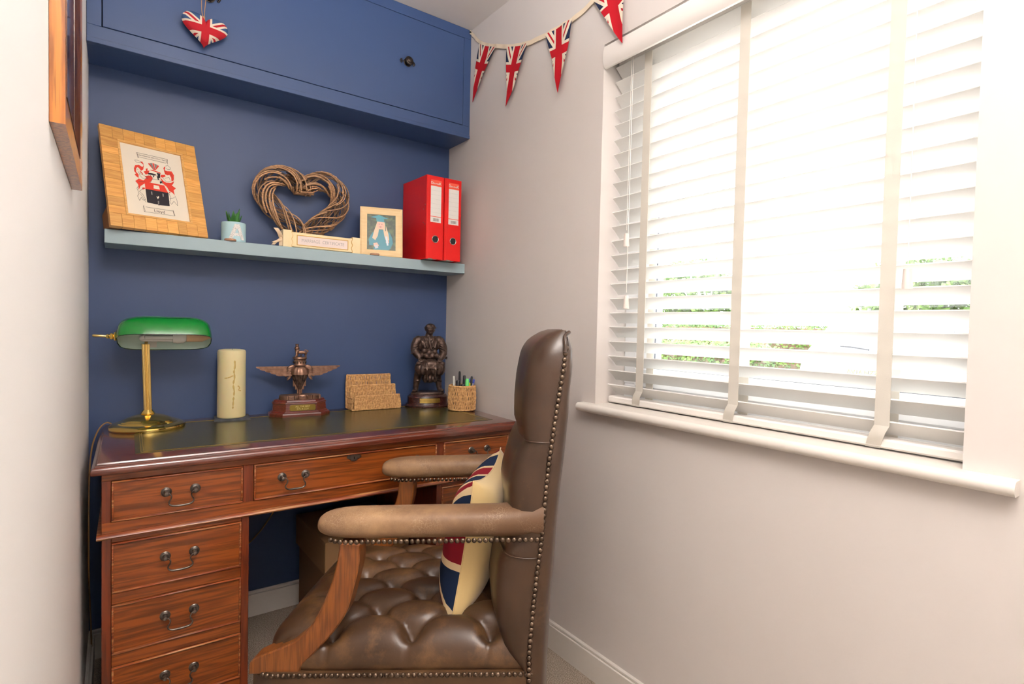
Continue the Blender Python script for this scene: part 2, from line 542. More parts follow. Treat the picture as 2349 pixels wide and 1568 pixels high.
M_wax2 = mat('wax_drip', (214, 182, 108), .5)
M_slate = mat('slate', (58, 60, 66), .7, bump=(60, .8, .004), var=(40, (82, 84, 90), .4, .7))
M_plinth = wood('plinth_wood', (112, 44, 32), (92, 34, 25), (60, 20, 16), 1.5, 'X', .3, .4)
M_plinthd = wood('dark_plinth_wood', (66, 32, 28), (54, 25, 22), (34, 14, 12), 1.5, 'X', .25, .5)
M_bronze = mat('bronze', (156, 120, 100), .4, .75, var=(60, (118, 88, 72), .35, .7))
M_bronzed = mat('dark_bronze', (98, 78, 68), .4, .6, var=(90, (58, 45, 40), .35, .7), bump=(160, .35, .002))
M_plaque = mat('brass_plaque', (150, 128, 62), .3, .9)
M_plaque2 = mat('bright_brass_plaque', (222, 188, 104), .28, .9)
M_goldtext = mat('engraved_gold', (236, 214, 140), .4, .4)
M_engr = mat('engraving', (120, 96, 44), .5, .5)
M_rope = mat('seagrass', (226, 180, 124), .8, var=(130, (176, 128, 80), .35, .7), spec=.2)
M_shelf = mat('grey_blue_shelf', (160, 180, 186), .3, bump=(150, .04, .0006))
M_block = wood('beech_block', (236, 178, 98), (224, 160, 80), (208, 140, 68), 2.2, 'X', .4, .2, .16, 16, 30)
M_slip = wood('beech_slip', (238, 186, 112), (226, 168, 92), (204, 140, 70), 2.0, 'X', .4, .2)
M_prop = mat('brown_board', (128, 78, 40), .7)
M_paper = mat('cream_paper', (246, 234, 214), .8, spec=.1)
M_pred = mat('print_red', (226, 74, 58), .8, spec=.1)
M_pblack = mat('print_black', (58, 54, 58), .8, spec=.1)
M_pline = mat('print_line', (96, 84, 76), .8, spec=.1)
M_pgrey = mat('print_grey', (140, 134, 130), .8, spec=.1)
M_twig = wood('willow_twig', (200, 156, 116), (174, 132, 97), (130, 98, 74), 2.5, 'X', .6, .1, .3)
M_twigd = mat('willow_core', (112, 88, 70), .8, rnd=.3)
M_cream = mat('cream_box', (252, 232, 188), .55, var=(20, (246, 222, 170), .4, .7))
M_creamedge = mat('box_groove', (226, 178, 96), .6)
M_tagp = mat('pink_paper', (246, 228, 220), .8)
M_pencil = mat('pencil_grey', (190, 178, 172), .9)
M_ribbon = mat('cream_ribbon', (232, 204, 168), .6, sheen=.3)
M_phframe = mat('pale_wood_frame', (246, 216, 164), .45, var=(14, (240, 204, 146), .35, .7, (1, 8, 8)))
M_red = mat('red_file', (226, 24, 22), .32, spec=.5)
M_redlab = mat('label_red', (240, 92, 66), .5)
M_white = mat('white_label', (240, 236, 230), .6)
M_black = mat('black_plastic', (26, 26, 30), .45)
M_chrome = mat('chrome', (220, 214, 204), .2, 1.0)
M_pot = mat('pale_aqua_pot', (186, 220, 226), .6)
M_potA = mat('speckled_letter', (238, 236, 232), .7, var=(380, (200, 190, 188), .55, .6))
M_soil = mat('soil', (60, 44, 34), .95)
M_succ = mat('succulent_leaf', (52, 112, 50), .4, var=(30, (76, 138, 66), .4, .7))
M_glassy = mat('clear_copper', (206, 160, 130), .12, .5)
M_twine = mat('jute_twine', (198, 152, 110), .9)
M_flag_h = flag_mat('flag_print_heart', (190, 40, 50), (232, 214, 194), (66, 92, 132), .17, .26, .19, .29, .07, .19, .8)
M_flag_p = flag_mat('flag_print_pennant', (186, 26, 38), (232, 218, 196), (38, 46, 74), .24, .36, .13, .21, .05, .21, .95)
M_flag_c = flag_mat('flag_print_cushion', (132, 24, 36), (226, 198, 154), (24, 38, 64), .2, .3, .2, .3, .08, .2, 1.0)
M_velvet = mat('cream_velvet', (230, 199, 138), .85, sheen=.5, spec=.15, var=(9, (226, 194, 134), .35, .7))
M_bunt = mat('bunting_tape', (232, 214, 188), .9, spec=.1)
M_frame = wood('antique_frame', (186, 118, 48), (164, 96, 36), (96, 52, 22), 1.4, 'Z', .3, .4)
M_framed = wood('antique_frame_dark', (92, 50, 26), (70, 36, 20), (36, 18, 12), 1.4, 'Z', .25, .5)
M_pic = mat('picture_glass', (40, 44, 60), .06, coat=1.0)
M_card = mat('cardboard', (120, 86, 54), .85)
M_cardl = mat('cardboard_light', (142, 106, 70), .85)
M_polybag = mat('grey_polybag', (120, 112, 122), .35)
M_cable = mat('brown_cable', (150, 110, 62), .5)
M_hedge = mat('hedge_leaves', (50, 84, 22), .6, var=(4, (84, 112, 34), .35, .65), rnd=.2)
M_trunk = mat('bark', (90, 70, 52), .9)
M_grav = mat('pale_driveway', (196, 190, 182), .9, var=(6, (176, 170, 162), .3, .7))
M_lawn = mat('lawn', (130, 176, 72), .9)
M_car = mat('white_car_paint', (238, 238, 240), .25, coat=.6)
M_carglass = mat('car_glass', (54, 60, 68), .06, coat=.6)
M_carlight = mat('tail_light', (200, 30, 30), .2)
M_bumper = mat('car_trim_grey', (70, 84, 104), .6)
M_plate = mat('number_plate', (246, 222, 80), .4)
M_tyre = mat('tyre', (30, 30, 32), .8)

# clear pane: mostly straight-through, a little mirror
M_glass = bpy.data.materials.new('window_glass'); M_glass.use_nodes = True
_nt = M_glass.node_tree
_tr = _nt.nodes.new('ShaderNodeBsdfTransparent'); _gl = _nt.nodes.new('ShaderNodeBsdfGlossy'); _gl.inputs['Roughness'].default_value = .02
_mx = _nt.nodes.new('ShaderNodeMixShader'); _mx.inputs['Fac'].default_value = .05
_nt.links.new(_tr.outputs[0], _mx.inputs[1]); _nt.links.new(_gl.outputs[0], _mx.inputs[2])
_nt.links.new(_mx.outputs[0], _nt.nodes['Material Output'].inputs['Surface'])

# ================================================================== THE SETTING
W, ZC = 1.318, 2.404
NOOK = -1.86                     # where the desk nook opens into the wider room
XL, YF = -1.75, -4.1             # far-left wall, wall behind the camera
struct('floor', MB().span(XL - .1, W + .3, YF - .1, .12, -.08, 0), M_carpet)
struct('ceiling', MB().span(XL - .1, W + .3, YF - .1, .12, ZC, ZC + .1), M_ceil)
struct('wall_back', MB().span(-.1, W + .3, 0, .12, 0, ZC), M_blue)
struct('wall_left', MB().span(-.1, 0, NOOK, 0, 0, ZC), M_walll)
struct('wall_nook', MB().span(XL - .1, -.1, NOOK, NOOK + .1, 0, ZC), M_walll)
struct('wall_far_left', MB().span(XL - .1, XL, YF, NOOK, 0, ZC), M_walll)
struct('wall_front', MB().span(XL - .1, W + .3, YF - .1, YF, 0, ZC), M_walll)
OY0, OY1, OZ0, OZ1 = -1.928, -.986, .885, 2.022
XW = W + .3
mb = MB()
mb.span(W, XW, OY1, 0, 0, ZC); mb.span(W, XW, YF, OY0, 0, ZC)
mb.span(W, XW, OY0, OY1, 0, OZ0 - .028); mb.span(W, XW, OY0, OY1, OZ1, ZC)
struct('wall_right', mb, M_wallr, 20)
# skirting with a rounded top edge
def skirt(name, x0, x1, y0, y1, h=.0955):
    mb = MB(); mb.span(x0, x1, y0, y1, 0, h - .012, .001)
    ix = .005 if abs(x1 - x0) < .05 else 0; iy = .005 if abs(y1 - y0) < .05 else 0
    mb.span(x0 + (ix if x0 > 1 else 0), x1 - (0 if x0 > 1 else ix), y0 + (iy if y0 > -1 else 0), y1, h - .0125, h, .003)
    return struct(name, mb, M_trim)
skirt('baseboard_back', 0, W, -.016, 0)
skirt('baseboard_right', W - .016, W, YF, -.016)
skirt('baseboard_left', 0, .016, NOOK, -.016)
# window sill: rounded nose board running past the reveal at both ends
prof = [(W - .035 + .012 * (1 - cos(a)), .871 + .014 * sin(a)) for a in [pi / 2 - pi * k / 12 for k in range(13)]]
prof = [(W - .0235 - .0125 * sin(pi * k / 12), .8715 + .0135 * cos(pi * k / 12)) for k in range(13)]
mb = MB()
mb.prism([(q[0], q[1]) for q in prof] + [(W + .001, .858), (W + .001, .885)], -2.007, -.933, lambda u, v, d: (u, d, v))
mb.span(W - .001, W + .15, OY0, OY1, .857, .8848)
struct('trim_1', mb, M_trim)
# uPVC window: outer frame, sash, grey gasket, pane
win = link('window_1', None, None, (W + .13, -1.457, .885)); win['kind'] = 'structure'
def ring4(mb, y0, y1, z0, z1, w, x0, x1, b=.004, wr=None):
    """four bars; wr = width of the bar at y0 (the end nearer the camera)"""
    wr = w if wr is None else wr
    mb.span(x0, x1, y0, y1, z0, z0 + w, b); mb.span(x0, x1, y0, y1, z1 - w, z1, b)
    mb.span(x0, x1, y0, y0 + wr, z0 + w, z1 - w, b); mb.span(x0, x1, y1 - w, y1, z0 + w, z1 - w, b)
    return mb
hy = (OY1 - OY0) / 2
O('window_frame', ring4(MB(), -hy, hy, 0, OZ1 - OZ0, .06, 0, .07, .004, .012), M_upvc, win)
sash = O('sash', ring4(MB(), -hy + .010, hy - .055, .055, OZ1 - OZ0 - .055, .062, -.012, .05, .004, .016), M_upvc, win)
O('gasket', ring4(MB(), -hy + .026, hy - .116, .116, OZ1 - OZ0 - .116, .014, .002, .022, .001, .004), M_gasket, sash)
O('pane', MB().span(.012, .018, -hy + .022, hy - .118, .118, OZ1 - OZ0 - .118), M_glass, sash)

# invented bowl uplighter out of view, added to bounce fill light off the ceiling
PLX, PLY, PLZ = .12, -2.42, 1.86
cl = thing('added_fill_uplighter', 'added fill light, a white bowl uplighter hanging out of view', 'added fill light', (PLX, PLY, ZC))
O('fill_light_rose', MB().lathe([(.05, 0), (.05, -.012), (.03, -.022), (.006, -.026)], 32), M_trim, cl)
for k in range(3):
    a = 2 * pi * k / 3
    O('fill_light_wire', MB().tube([(.01 * cos(a), .01 * sin(a), -.02), (.215 * cos(a), .215 * sin(a), PLZ - ZC + .02)], .0015, 6), M_chrome, cl)
O('bowl', MB().lathe([(.22, .02), (.225, .02), (.22, -.01), (.18, -.05), (.10, -.075), (.02, -.082), (.02, -.078), (.10, -.071), (.175, -.046), (.214, -.008), (.218, .02)], 48, (0, 0, PLZ - ZC), cap=False), M_trim, cl)
ld = bpy.data.lights.new('added_fill_light', 'AREA'); ld.shape = 'DISK'; ld.size = .36; ld.energy = FILL_LIGHT_W; ld.color = (.98, .98, 1.0)
lo = link('lamp', ld, cl, (0, 0, PLZ - ZC + .005), (pi, 0, 0))  # area light inside the added bowl, unseen, only brightens the room

# ================================================================== VENETIAN BLIND
blind = thing('venetian_blind', 'white slatted venetian blind with cloth tapes hanging in the window', 'blind', (1.368, -1.457, .885))
SL = .928
tilt = radians(40)
sl_mb = MB()
wid, nseg = .05, 6
rings = []
for s in (-1, 1):
    ring = []
    for k in range(nseg + 1):
        d = wid * k / nseg
        z = .0012 * sin(pi * k / nseg)
        ring.append((d * cos(tilt) - z * sin(tilt) * -1, s * SL / 2, -d * sin(tilt) + z * cos(tilt)))
    for k in range(nseg, -1, -1):
        d = wid * k / nseg
        z = .0012 * sin(pi * k / nseg) - .0034
        ring.append((d * cos(tilt) + z * sin(tilt), s * SL / 2, -d * sin(tilt) + z * cos(tilt)))
    rings.append(ring)
sl_mb.loft(rings)
slat_me = sl_mb.mesh('slat', 25); slat_me.materials.append(M_slat)
PITCH_Z = .0461
for i in range(23):
    s = link('slat', slat_me, blind, (random.uniform(-.0006, .0006), 0, .949 - .885 + PITCH_Z * i + random.uniform(-.0008, .0008)))
    s.rotation_euler = (random.uniform(-.0012, .0012), random.uniform(-.03, .03), 0)
O('bottom_rail', MB().span(.0, .05, -SL / 2, SL / 2, .004, .024, .004), M_blindwhite, blind)
O('headrail', MB().span(.01, .06, -SL / 2, SL / 2, 1.085, 1.13, .002), M_blindwhite, blind)
val = MB()
vp = [(0, 1.132), (-.008, 1.128), (-.012, 1.112), (-.013, 1.09), (-.010, 1.07), (-.004, 1.062), (.004, 1.062), (.004, 1.132)]
val.prism([(a - .045, b) for a, b in vp], -.4685, .4685, lambda u, v, d: (u, d, v))
O('valance', val, M_blindwhite, blind)
for ty in (-1.127, -1.44, -1.78):
    y = ty + 1.457
    f = MB()
    path = [(-.0035, .03), (-.004, .064), (-.0035, .5), (-.0035, 1.07)]
    f.span(-.0045, -.0032, y - .014, y + .014, .052, 1.075)
    # loop of spare tape curling under the bottom rail
    pts = [(-.0038, .052), (-.008, .036), (-.004, .02), (.004, .003), (.02, .0015)]
    f.loft([[(x, y - .014 + .006 * k, z), (x, y + .014 + .006 * k, z), (x - .0012, y + .014 + .006 * k, z), (x - .0012, y - .014 + .006 * k, z)] for k, (x, z) in enumerate(pts)])
    tp = O('tape', f, M_tape, blind)
    g = MB(); g.span(.0425, .0437, y - .014, y + .014, .02, 1.09)
    O('tape', g, M_tape, blind)
def tassel(y, z, x=-.008, dy=0.0):
    c = O('pull_cord', MB().tube([(x + .002, y + dy, 1.08), (x, y, z + .03)], .0011, 6), M_cord, blind)
    O('tassel', MB().lathe([(.003, .02), (.0072, .019), (.0085, 0), (.0098, -.019), (.0098, -.021), (.004, -.0205)], 16, (x, y, z)), M_tassel, c)
tassel(-1.062 + 1.457, 1.405 - .885); tassel(-1.070 + 1.457, 1.211 - .885, -.010)
tassel(-1.817 + 1.457, 1.241 - .885, -.012, .004)

# ================================================================== OUTDOORS
GZ = -.12
struct('ground', MB().span(W + .31, 40, -30, 40, GZ - .3, GZ), M_grav)
random.seed(11)
def hedge(name, label, x0, x1, y0, y1, h, n, group=None):
    t = thing(name, label, 'hedge', ((x0 + x1) / 2, (y0 + y1) / 2, GZ), 0, group)
    hx, hy_ = (x1 - x0) / 2, (y1 - y0) / 2
    core = MB().box((0, 0, h / 2 - .05), (2 * hx - .16, 2 * hy_ - .16, h - .1), .1)
    O('branches', core, M_trunk, t)
    mb = MB()
    for _ in range(n):
        # leaf on the shell of the hedge
        f = random.random()
        y = random.uniform(-hy_, hy_); z = random.uniform(.0, h)
        if f < .62: p = (-hx + random.uniform(-.05, .09), y, z)
        elif f < .9: p = (random.uniform(-hx, hx), y, h + random.uniform(-.08, .07))
        else: p = (random.uniform(-hx, hx), random.choice((-1, 1)) * hy_ + random.uniform(-.06, .06), z)
        a, b = random.uniform(0, 6.28), random.uniform(-.9, .9)
        d = Vector((cos(a) * cos(b), sin(a) * cos(b), sin(b))); e = d.orthogonal().normalized()
        l, w = random.uniform(.05, .09), random.uniform(.02, .035)
        P = Vector(p)
        mb.add([P, P + d * l * .5 + e * w, P + d * l, P + d * l * .5 - e * w], [(0, 1, 2, 3)])
    o = O('foliage', mb, M_hedge, t, None, recalc=False)
    o['kind'] = 'stuff'
    return t
hedge('garden_hedge', 'long green clipped hedge beyond the driveway', 13.2, 14.2, -3.5, 16, 1.45, 26000)
hedge('low_hedge', 'low green hedge to the left of the white car', 9.6, 10.3, 3.2, 8.5, .95, 9000)
def tree(name, label, x, y, h, r, n):
    t = thing(name, label, 'tree', (x, y, GZ))
    O('trunk', MB().tube([(0, 0, 0), (.05, .03, h * .3), (0, 0, h * .6)], [.16, .12, .07], 8), M_trunk, t)
    mb = MB()
    for _ in range(n):
        v = Vector((random.gauss(0, 1), random.gauss(0, 1), random.gauss(0, 1))).normalized() * r * random.uniform(.55, 1)
        P = Vector((v.x, v.y, h * .68 + v.z * .8))
        d = Vector((random.gauss(0, 1), random.gauss(0, 1), random.gauss(0, 1))).normalized(); e = d.orthogonal().normalized()
        l, w = random.uniform(.12, .22), random.uniform(.05, .08)
        mb.add([P, P + d * l * .5 + e * w, P + d * l, P + d * l * .5 - e * w], [(0, 1, 2, 3)])
    o = O('crown', mb, M_hedge, t, None, recalc=False); o['kind'] = 'stuff'
tree('garden_tree', 'leafy green tree above the far hedge, nearer the left window edge', 16, 9.2, 3.6, 1.7, 6000)
tree('garden_tree', 'leafy green tree above the far hedge, behind the white car', 17, 3.0, 3.2, 1.5, 5000)

# white hatchback seen from the rear
car = thing('hatchback_car', 'white hatchback parked on the driveway, rear towards the window', 'car', (8.3, .92, GZ))
hw_ = .87
side = [(0.02, .28), (-.02, .45), (0, .62), (.04, .80), (.10, .92), (.55, 1.40), (.75, 1.46), (1.6, 1.48), (2.3, 1.40), (3.0, 1.0), (3.9, .86), (4.05, .6), (4.05, .28)]
def car_sec(x, z):
    k = max(0.0, (z - .9) / .6)
    return hw_ * (1 - .24 * k) * (1 - .06 * max(0, (.45 - z) / .3))
mb = MB()
sm_ = [tuple(q) for q in cat_rom([(a, 0, b) for a, b in side], 3, True)]
rings = []
for t_ in (-1, -.96, -.8, 0, .8, .96, 1):
    ins = {-1: .05, 1: .05, -.96: .012, .96: .012}.get(t_, 0)
    ring = []
    for (x, _, z) in sm_:
        cx_, cz_ = 2.0, .75
        ring.append((x + (cx_ - x) * ins * .4, t_ * car_sec(x, z), z + (cz_ - z) * ins * .5))
    rings.append(ring)
mb.loft(rings)
body = O('body', mb, M_car, car, 40)
def on_back(u, z, off):      # rear skin: point at lateral u, height z
    for i in range(5):
        (xa, za), (xb, zb) = side[i], side[i + 1]
        if za <= z <= zb:
            t_ = (z - za) / (zb - za)
            return (xa + (xb - xa) * t_ - off, u, z)
    return (side[5][0] - off, u, z)
def back_patch(name, us, zs, material, off=.012, parent=car):
    mb = MB()
    g = [[on_back(us[0] + (us[1] - us[0]) * i / 6, zs[0] + (zs[1] - zs[0]) * j / 4, off) for i in range(7)] for j in range(5)]
    b = [[(p[0] + .03, p[1], p[2]) for p in r] for r in g]
    n_ = 7
    vs_ = [p for r in g for p in r] + [p for r in b for p in r]
    fs_ = []
    for L_ in (0, 35):
        fs_ += [(L_ + j * n_ + i, L_ + j * n_ + i + 1, L_ + (j + 1) * n_ + i + 1, L_ + (j + 1) * n_ + i) for j in range(4) for i in range(6)]
    bd = [i for i in range(7)] + [7 * j + 6 for j in range(1, 5)] + [28 + i for i in range(5, -1, -1)] + [7 * j for j in range(3, 0, -1)]
    fs_ += [(bd[k], bd[(k + 1) % len(bd)], bd[(k + 1) % len(bd)] + 35, bd[k] + 35) for k in range(len(bd))]
    mb.add(vs_, fs_)
    return O(name, mb, material, parent)
rw = back_patch('rear_window', (-.6, .6), (1.0, 1.36), M_carglass)
O('rear_wiper', MB().tube([(.10, -.02, 1.03), (.12, .2, 1.06), (.14, .36, 1.07)], .012, 6), M_black, rw)
back_patch('bumper', (-.8, .8), (.3, .5), M_car, .03)
back_patch('bumper_trim', (-.7, .7), (.285, .36), M_bumper, .045)
for s in (-1, 1):
    back_patch('tail_light', (s * .66, s * .82), (.80, .88), M_carlight, .02)
    gm = MB(); gm.prism([(.65, .98), (.98, 1.33), (1.5, 1.37), (2.2, 1.3), (2.75, 1.0)], -.01, .01, lambda u, v, d: (u, s * (car_sec(u, v) + .004) + d, v))
    O('side_window', gm, M_carglass, car)
    for wx in (.72, 3.25):
        wl = O('wheel', MB().lathe([(.02, -.1), (.27, -.1), (.31, -.07), (.31, .07), (.27, .1), (.02, .1)], 28), M_tyre, car, loc=(wx, s * .77, .31), rot=(pi / 2, 0, 0))
        O('hub_cap', MB().lathe([(.02, -.108), (.17, -.108), (.19, -.1)], 20), M_chrome, wl)
    O('door_mirror', MB().ell((2.55, s * .93, .98), (.07, .1, .07), 12, 8), M_car, car)
pl = O('number_plate', MB().box((-.03, 0, .72), (.012, .52, .11), .003), M_plate, car)
txt = text_me('AV16 HZZ', .085, M_black, .001)
t_ = link('plate_letters', txt, pl, (-.0375, 0, .72), None)
t_.matrix_local = Matrix.Translation((-.0375, 0, .72)) @ basis(Vector((0, -1, 0)), Vector((0, 0, 1)), Vector((-1, 0, 0)))

# ================================================================== PEDESTAL DESK
DX, DY, DA = .0388, -.582, -.0159
desk = thing('pedestal_desk', 'reddish mahogany pedestal desk with green leather top against the blue wall', 'desk', (DX, DY, 0), DA)
DW, DD, ZT = 1.244, .574, .773
# top: flat field with a stepped and rounded edge
mb = MB()
edge = [(0, ZT), (.004, ZT - .0015), (.006, ZT - .005), (.009, ZT - .006), (.0105, ZT - .010), (.0135, ZT - .0115), (.0165, ZT - .016), (.018, ZT - .022), (.0165, ZT - .028), (.011, ZT - .031), (-.01, ZT - .032)]
rings = []
for o_, z in edge:
    rings.append([(-o_, -o_, z), (DW + o_, -o_, z), (DW + o_, DD + min(o_, .004), z), (-o_, DD + min(o_, .004), z)])
mb.loft(rings)
top = O('desk_top', mb, M_woodtop, desk, 30)
LX0, LX1, LY0, LY1 = .072, DW - .06, .058, DD - .05
O('leather_inlay', MB().span(LX0, LX1, LY0, LY1, ZT - .003, ZT + .0008, .0003), M_deskleather, top)
g = MB()
for i_ in (.012, .018):
    w_ = .0012
    g.span(LX0 + i_, LX1 - i_, LY0 + i_, LY0 + i_ + w_, ZT, ZT + .0012); g.span(LX0 + i_, LX1 - i_, LY1 - i_ - w_, LY1 - i_, ZT, ZT + .0012)
    g.span(LX0 + i_, LX0 + i_ + w_, LY0 + i_, LY1 - i_, ZT, ZT + .0012); g.span(LX1 - i_ - w_, LX1 - i_, LY0 + i_, LY1 - i_, ZT, ZT + .0012)
O('gilt_tooling', g, M_gilt, top)
B0, B1 = .010, .556
BX0, BX1 = .003, 1.241
# frieze carcass: rails and stiles around the three drawers, sides, back
f = MB()
f.span(BX0, BX1, B0, B0 + .02, .722, ZT - .032, .001); f.span(BX0, BX1, B0, B0 + .02, .590, .618, .001)
O('frieze_rail', f, M_wood, desk)
for a0, a1 in ((BX0, .022), (.320, .347), (.924, .950), (1.222, BX1)):
    O('frieze_stile', MB().span(a0, a1, B0 - .0005, B0 + .02, .6175, .7225, .001), M_woodv, desk)
f = MB()
f.span(BX0, BX0 + .018, B0 + .02, B1, .59, ZT - .032); f.span(BX1 - .018, BX1, B0 + .02, B1, .59, ZT - .032); f.span(BX0 + .018, BX1 - .018, B1 - .015, B1, .59, ZT - .032)
f.span(BX0 + .018, BX1 - .018, B0 + .02, B1 - .015, .59, .60)
O('frieze_carcass', f, M_woodv, desk)
# waist moulding
mb = MB()
for (a0, a1, d0, d1) in ((BX0 - .01, BX1 + .01, B0 - .012, B0 + .03),):
    mb.prism([(B0 + .03, .590), (B0 - .004, .590), (B0 - .009, .588), (B0 - .012, .583), (B0 - .010, .579), (B0 - .003, .577), (B0 + .03, .577)], a0, a1, lambda u, v, d: (d, u, v))
mb.span(BX0 - .01, BX0 + .02, B0 + .03, B1, .577, .59); mb.span(BX1 - .02, BX1 + .01, B0 + .03, B1, .577, .59)
O('waist_moulding', mb, M_bead, desk, 50)

plate_me = None
def make_handle(parent, a, z, y):
    """two round back plates with posts and a swan-neck bail"""
    global plate_me
    if plate_me is None:
        pm = MB(); pm.M = Matrix.Rotation(pi / 2, 4, 'X')
        pm.lathe([(.0125, 0), (.0125, .0012), (.0108, .0026), (.0095, .0022), (.0082, .003), (.0062, .0032), (.0058, .006), (.0045, .010), (.0055, .0145), (.006, .018), (.0045, .0215), (.001, .0225)], 18)
        plate_me = pm.mesh('handle_plate', 40); plate_me.materials.append(M_bronzeh)
    for s in (-1, 1):
        link('handle_plate', plate_me, parent, (a + s * .033, y, z))
    yb = y - .018
    half = [(.033, yb, -.001), (.0275, yb - .004, .0005), (.0225, yb - .005, -.006), (.0235, yb - .004, -.014), (.0275, yb - .003, -.021), (.0265, yb - .003, -.028), (.02, yb - .003, -.0325), (.008, yb - .003, -.034)]
    pts = half + [(-x, yy, zz) for x, yy, zz in reversed(half)]
    pts = cat_rom([(a + x, yy, z + zz) for x, yy, zz in pts], 4)
    n_ = len(pts)
    rr = [.0017 + .0013 * max(0, 1 - abs((k / (n_ - 1) - .5) / .22)) ** .7 if True else 0 for k in range(n_)]
    O('bail_handle', MB().tube(pts, rr, 8), M_bronzeh, parent, 60)

def drawer(a0, a1, z0, z1, handles, depth=.3):
    y = B0 - .001
    mb = MB()
    mb.span(a0 + .0015, a1 - .0015, y + .0015, y + .02, z0 + .0015, z1 - .0015, .001)
    mb.span(a0 + .012, a1 - .012, y + .02, y + depth, z0 + .01, z1 - .012)
    d = O('drawer', mb, M_wood, desk)
    bd = MB(); t_ = .0045
    bd.span(a0 + .001, a1 - .001, y - .0045, y + .01, z1 - t_ - .001, z1 - .001, .0016); bd.span(a0 + .001, a1 - .001, y - .0045, y + .01, z0 + .001, z0 + t_ + .001, .0016)
    bd.span(a0 + .001, a0 + t_ + .001, y - .0045, y + .01, z0 + t_, z1 - t_, .0016); bd.span(a1 - t_ - .001, a1 - .001, y - .0045, y + .01, z0 + t_, z1 - t_, .0016)
    O('bead', bd, M_bead, d, 50)
    for (ha, hz) in handles:
        make_handle(d, ha, hz, y + .001)
    return d
drawer(.022, .320, .618, .722, [(.171, .676)])
md_ = drawer(.347, .924, .618, .722, [(.456, .675), (.818, .676)])
drawer(.950, 1.222, .618, .722, [(1.096, .681)])
# keyhole escutcheon
esc = [(0, .011), (.004, .0085), (.0075, .0095), (.0095, .013), (.0105, .008), (.014, .0075), (.017, .0095), (.0195, .007), (.022, .006), (.0225, .001), (.019, -.0005), (.016, -.003), (.011, -.004), (.0085, -.0095), (.004, -.0085), (0, -.012)]
esc = esc + [(-x, z) for x, z in reversed(esc[1:-1])]
e_ = MB().prism([(.635 + x, .706 + z) for x, z in esc], B0 - .003, B0, lambda u, v, d: (u, d, v))
O('escutcheon', e_, M_bronzeh, md_)
O('keyhole', MB().span(.6338, .6362, B0 - .0036, B0 - .002, .702, .7095), M_dark, md_)
# two drawer pedestals
for p0, p1 in ((BX0, .336), (.926, BX1)):
    rl = MB()
    for z0, z1 in ((.566, .578), (.409, .437), (.250, .281), (.092, .121)):
        rl.span(p0 + .02, p1 - .02, B0, B0 + .02, z0, z1, .001)
    O('pedestal_rail', rl, M_wood, desk)
    st_ = MB()
    for q0, q1 in ((p0, p0 + .0195), (p1 - .0195, p1)):
        st_.span(q0, q1, B0 - .0005, B0 + .022, .08, .578, .001)
    st_.span(p0, p0 + .016, B0 + .02, B1, .08, .578); st_.span(p1 - .016, p1, B0 + .02, B1, .08, .578); st_.span(p0 + .016, p1 - .016, B1 - .012, B1, .08, .578)
    st_.span(p0 + .016, p1 - .016, B0 + .02, B1, .08, .09)
    O('pedestal_side', st_, M_woodv, desk)
    pn = MB(); pn.span(p0 - .006, p1 + .006, B0 - .008, B1, 0, .08, .004); pn.span(p0 - .003, p1 + .003, B0 - .005, B1, .079, .092, .004)
    O('plinth', pn, M_wood, desk)
    for z0, z1, hz in ((.437, .566, .507), (.281, .409, .350), (.121, .250, .191)):
        drawer(p0 + .019, p1 - .019, z0, z1, [((p0 + p1) / 2, hz)])

def on_desk(x, y):           # world point on the desk top
    return (x, y, ZT)

# ================================================================== WALL CABINET, SHELF
CY_, ZB = -.178, 1.938
cab = thing('wall_cabinet', 'long blue painted cupboard under the ceiling across the back wall', 'cabinet', (0, 0, ZB))
f = MB()
f.span(.0005, W - .0005, CY_, CY_ + .02, 0, .052, .001); f.span(.0005, W - .0005, CY_, CY_ + .02, .424, ZC - ZB - .001, .001)
f.span(.0005, .036, CY_, CY_ + .02, .052, .424, .001); f.span(1.283, W - .0005, CY_, CY_ + .02, .052, .424, .001)
f.span(.001, W - .001, CY_ + .0195, -.001, 0, .018); f.span(.001, .018, CY_ + .02, -.001, .018, ZC - ZB - .002); f.span(W - .018, W - .001, CY_ + .02, -.001, .018, ZC - ZB - .002)
O('carcass', f, M_cab, cab)
O('cover_strip', MB().span(.0005, W - .0005, CY_ - .0025, CY_ + .001, 0, .0145, .0008), M_cab, cab)
door = O('cupboard_door', MB().span(.0385, 1.2815, CY_ + .0005, CY_ + .018, .0545, .4225, .001), M_cab, cab)
O('door_shadow_gap', MB().span(.036, 1.283, CY_ + .017, CY_ + .019, .052, .4245), M_dark, cab)
def knob(x, z):
    mb = MB(); mb.M = Matrix.Translation((x, CY_, z - ZB)) @ Matrix.Rotation(pi / 2, 4, 'X')
    mb.lathe([(.0165, -.001), (.0165, .002), (.0145, .003), (.009, .003), (.0065, .006), (.006, .012), (.010, .0145), (.0165, .016), (.0175, .0185), (.0165, .0205), (.0145, .0205), (.0135, .022), (.0105, .023), (.0095, .0255), (.005, .0275), (.001, .028)], 24)
    k = O('knob', mb, M_knob, door, 40)
    r = MB(); r.M = mb.M
    for s in (-1, 1):
        r.tube([(s * .016, 0, .0015), (s * .024, 0, .0015)], .002, 6)
        for a in (-1, 0, 1):
            r.ell((s * (.0265 + .003 * (a == 0)), a * .0055, .0015), (.0045, .0034, .0022), 10, 6)
    O('rosette', r, M_knob, door, 40)
knob(1.02, 2.179); knob(.317, 2.179)

SZ, SY, SX0 = 1.397, -.1607, .0425
shelf = tag(O('floating_shelf', MB().span(SX0, W - .001, SY, -.0005, 1.3544, SZ, .0012), M_shelf), 'grey-blue floating shelf on the blue wall holding frames, wreath and files', 'shelf')

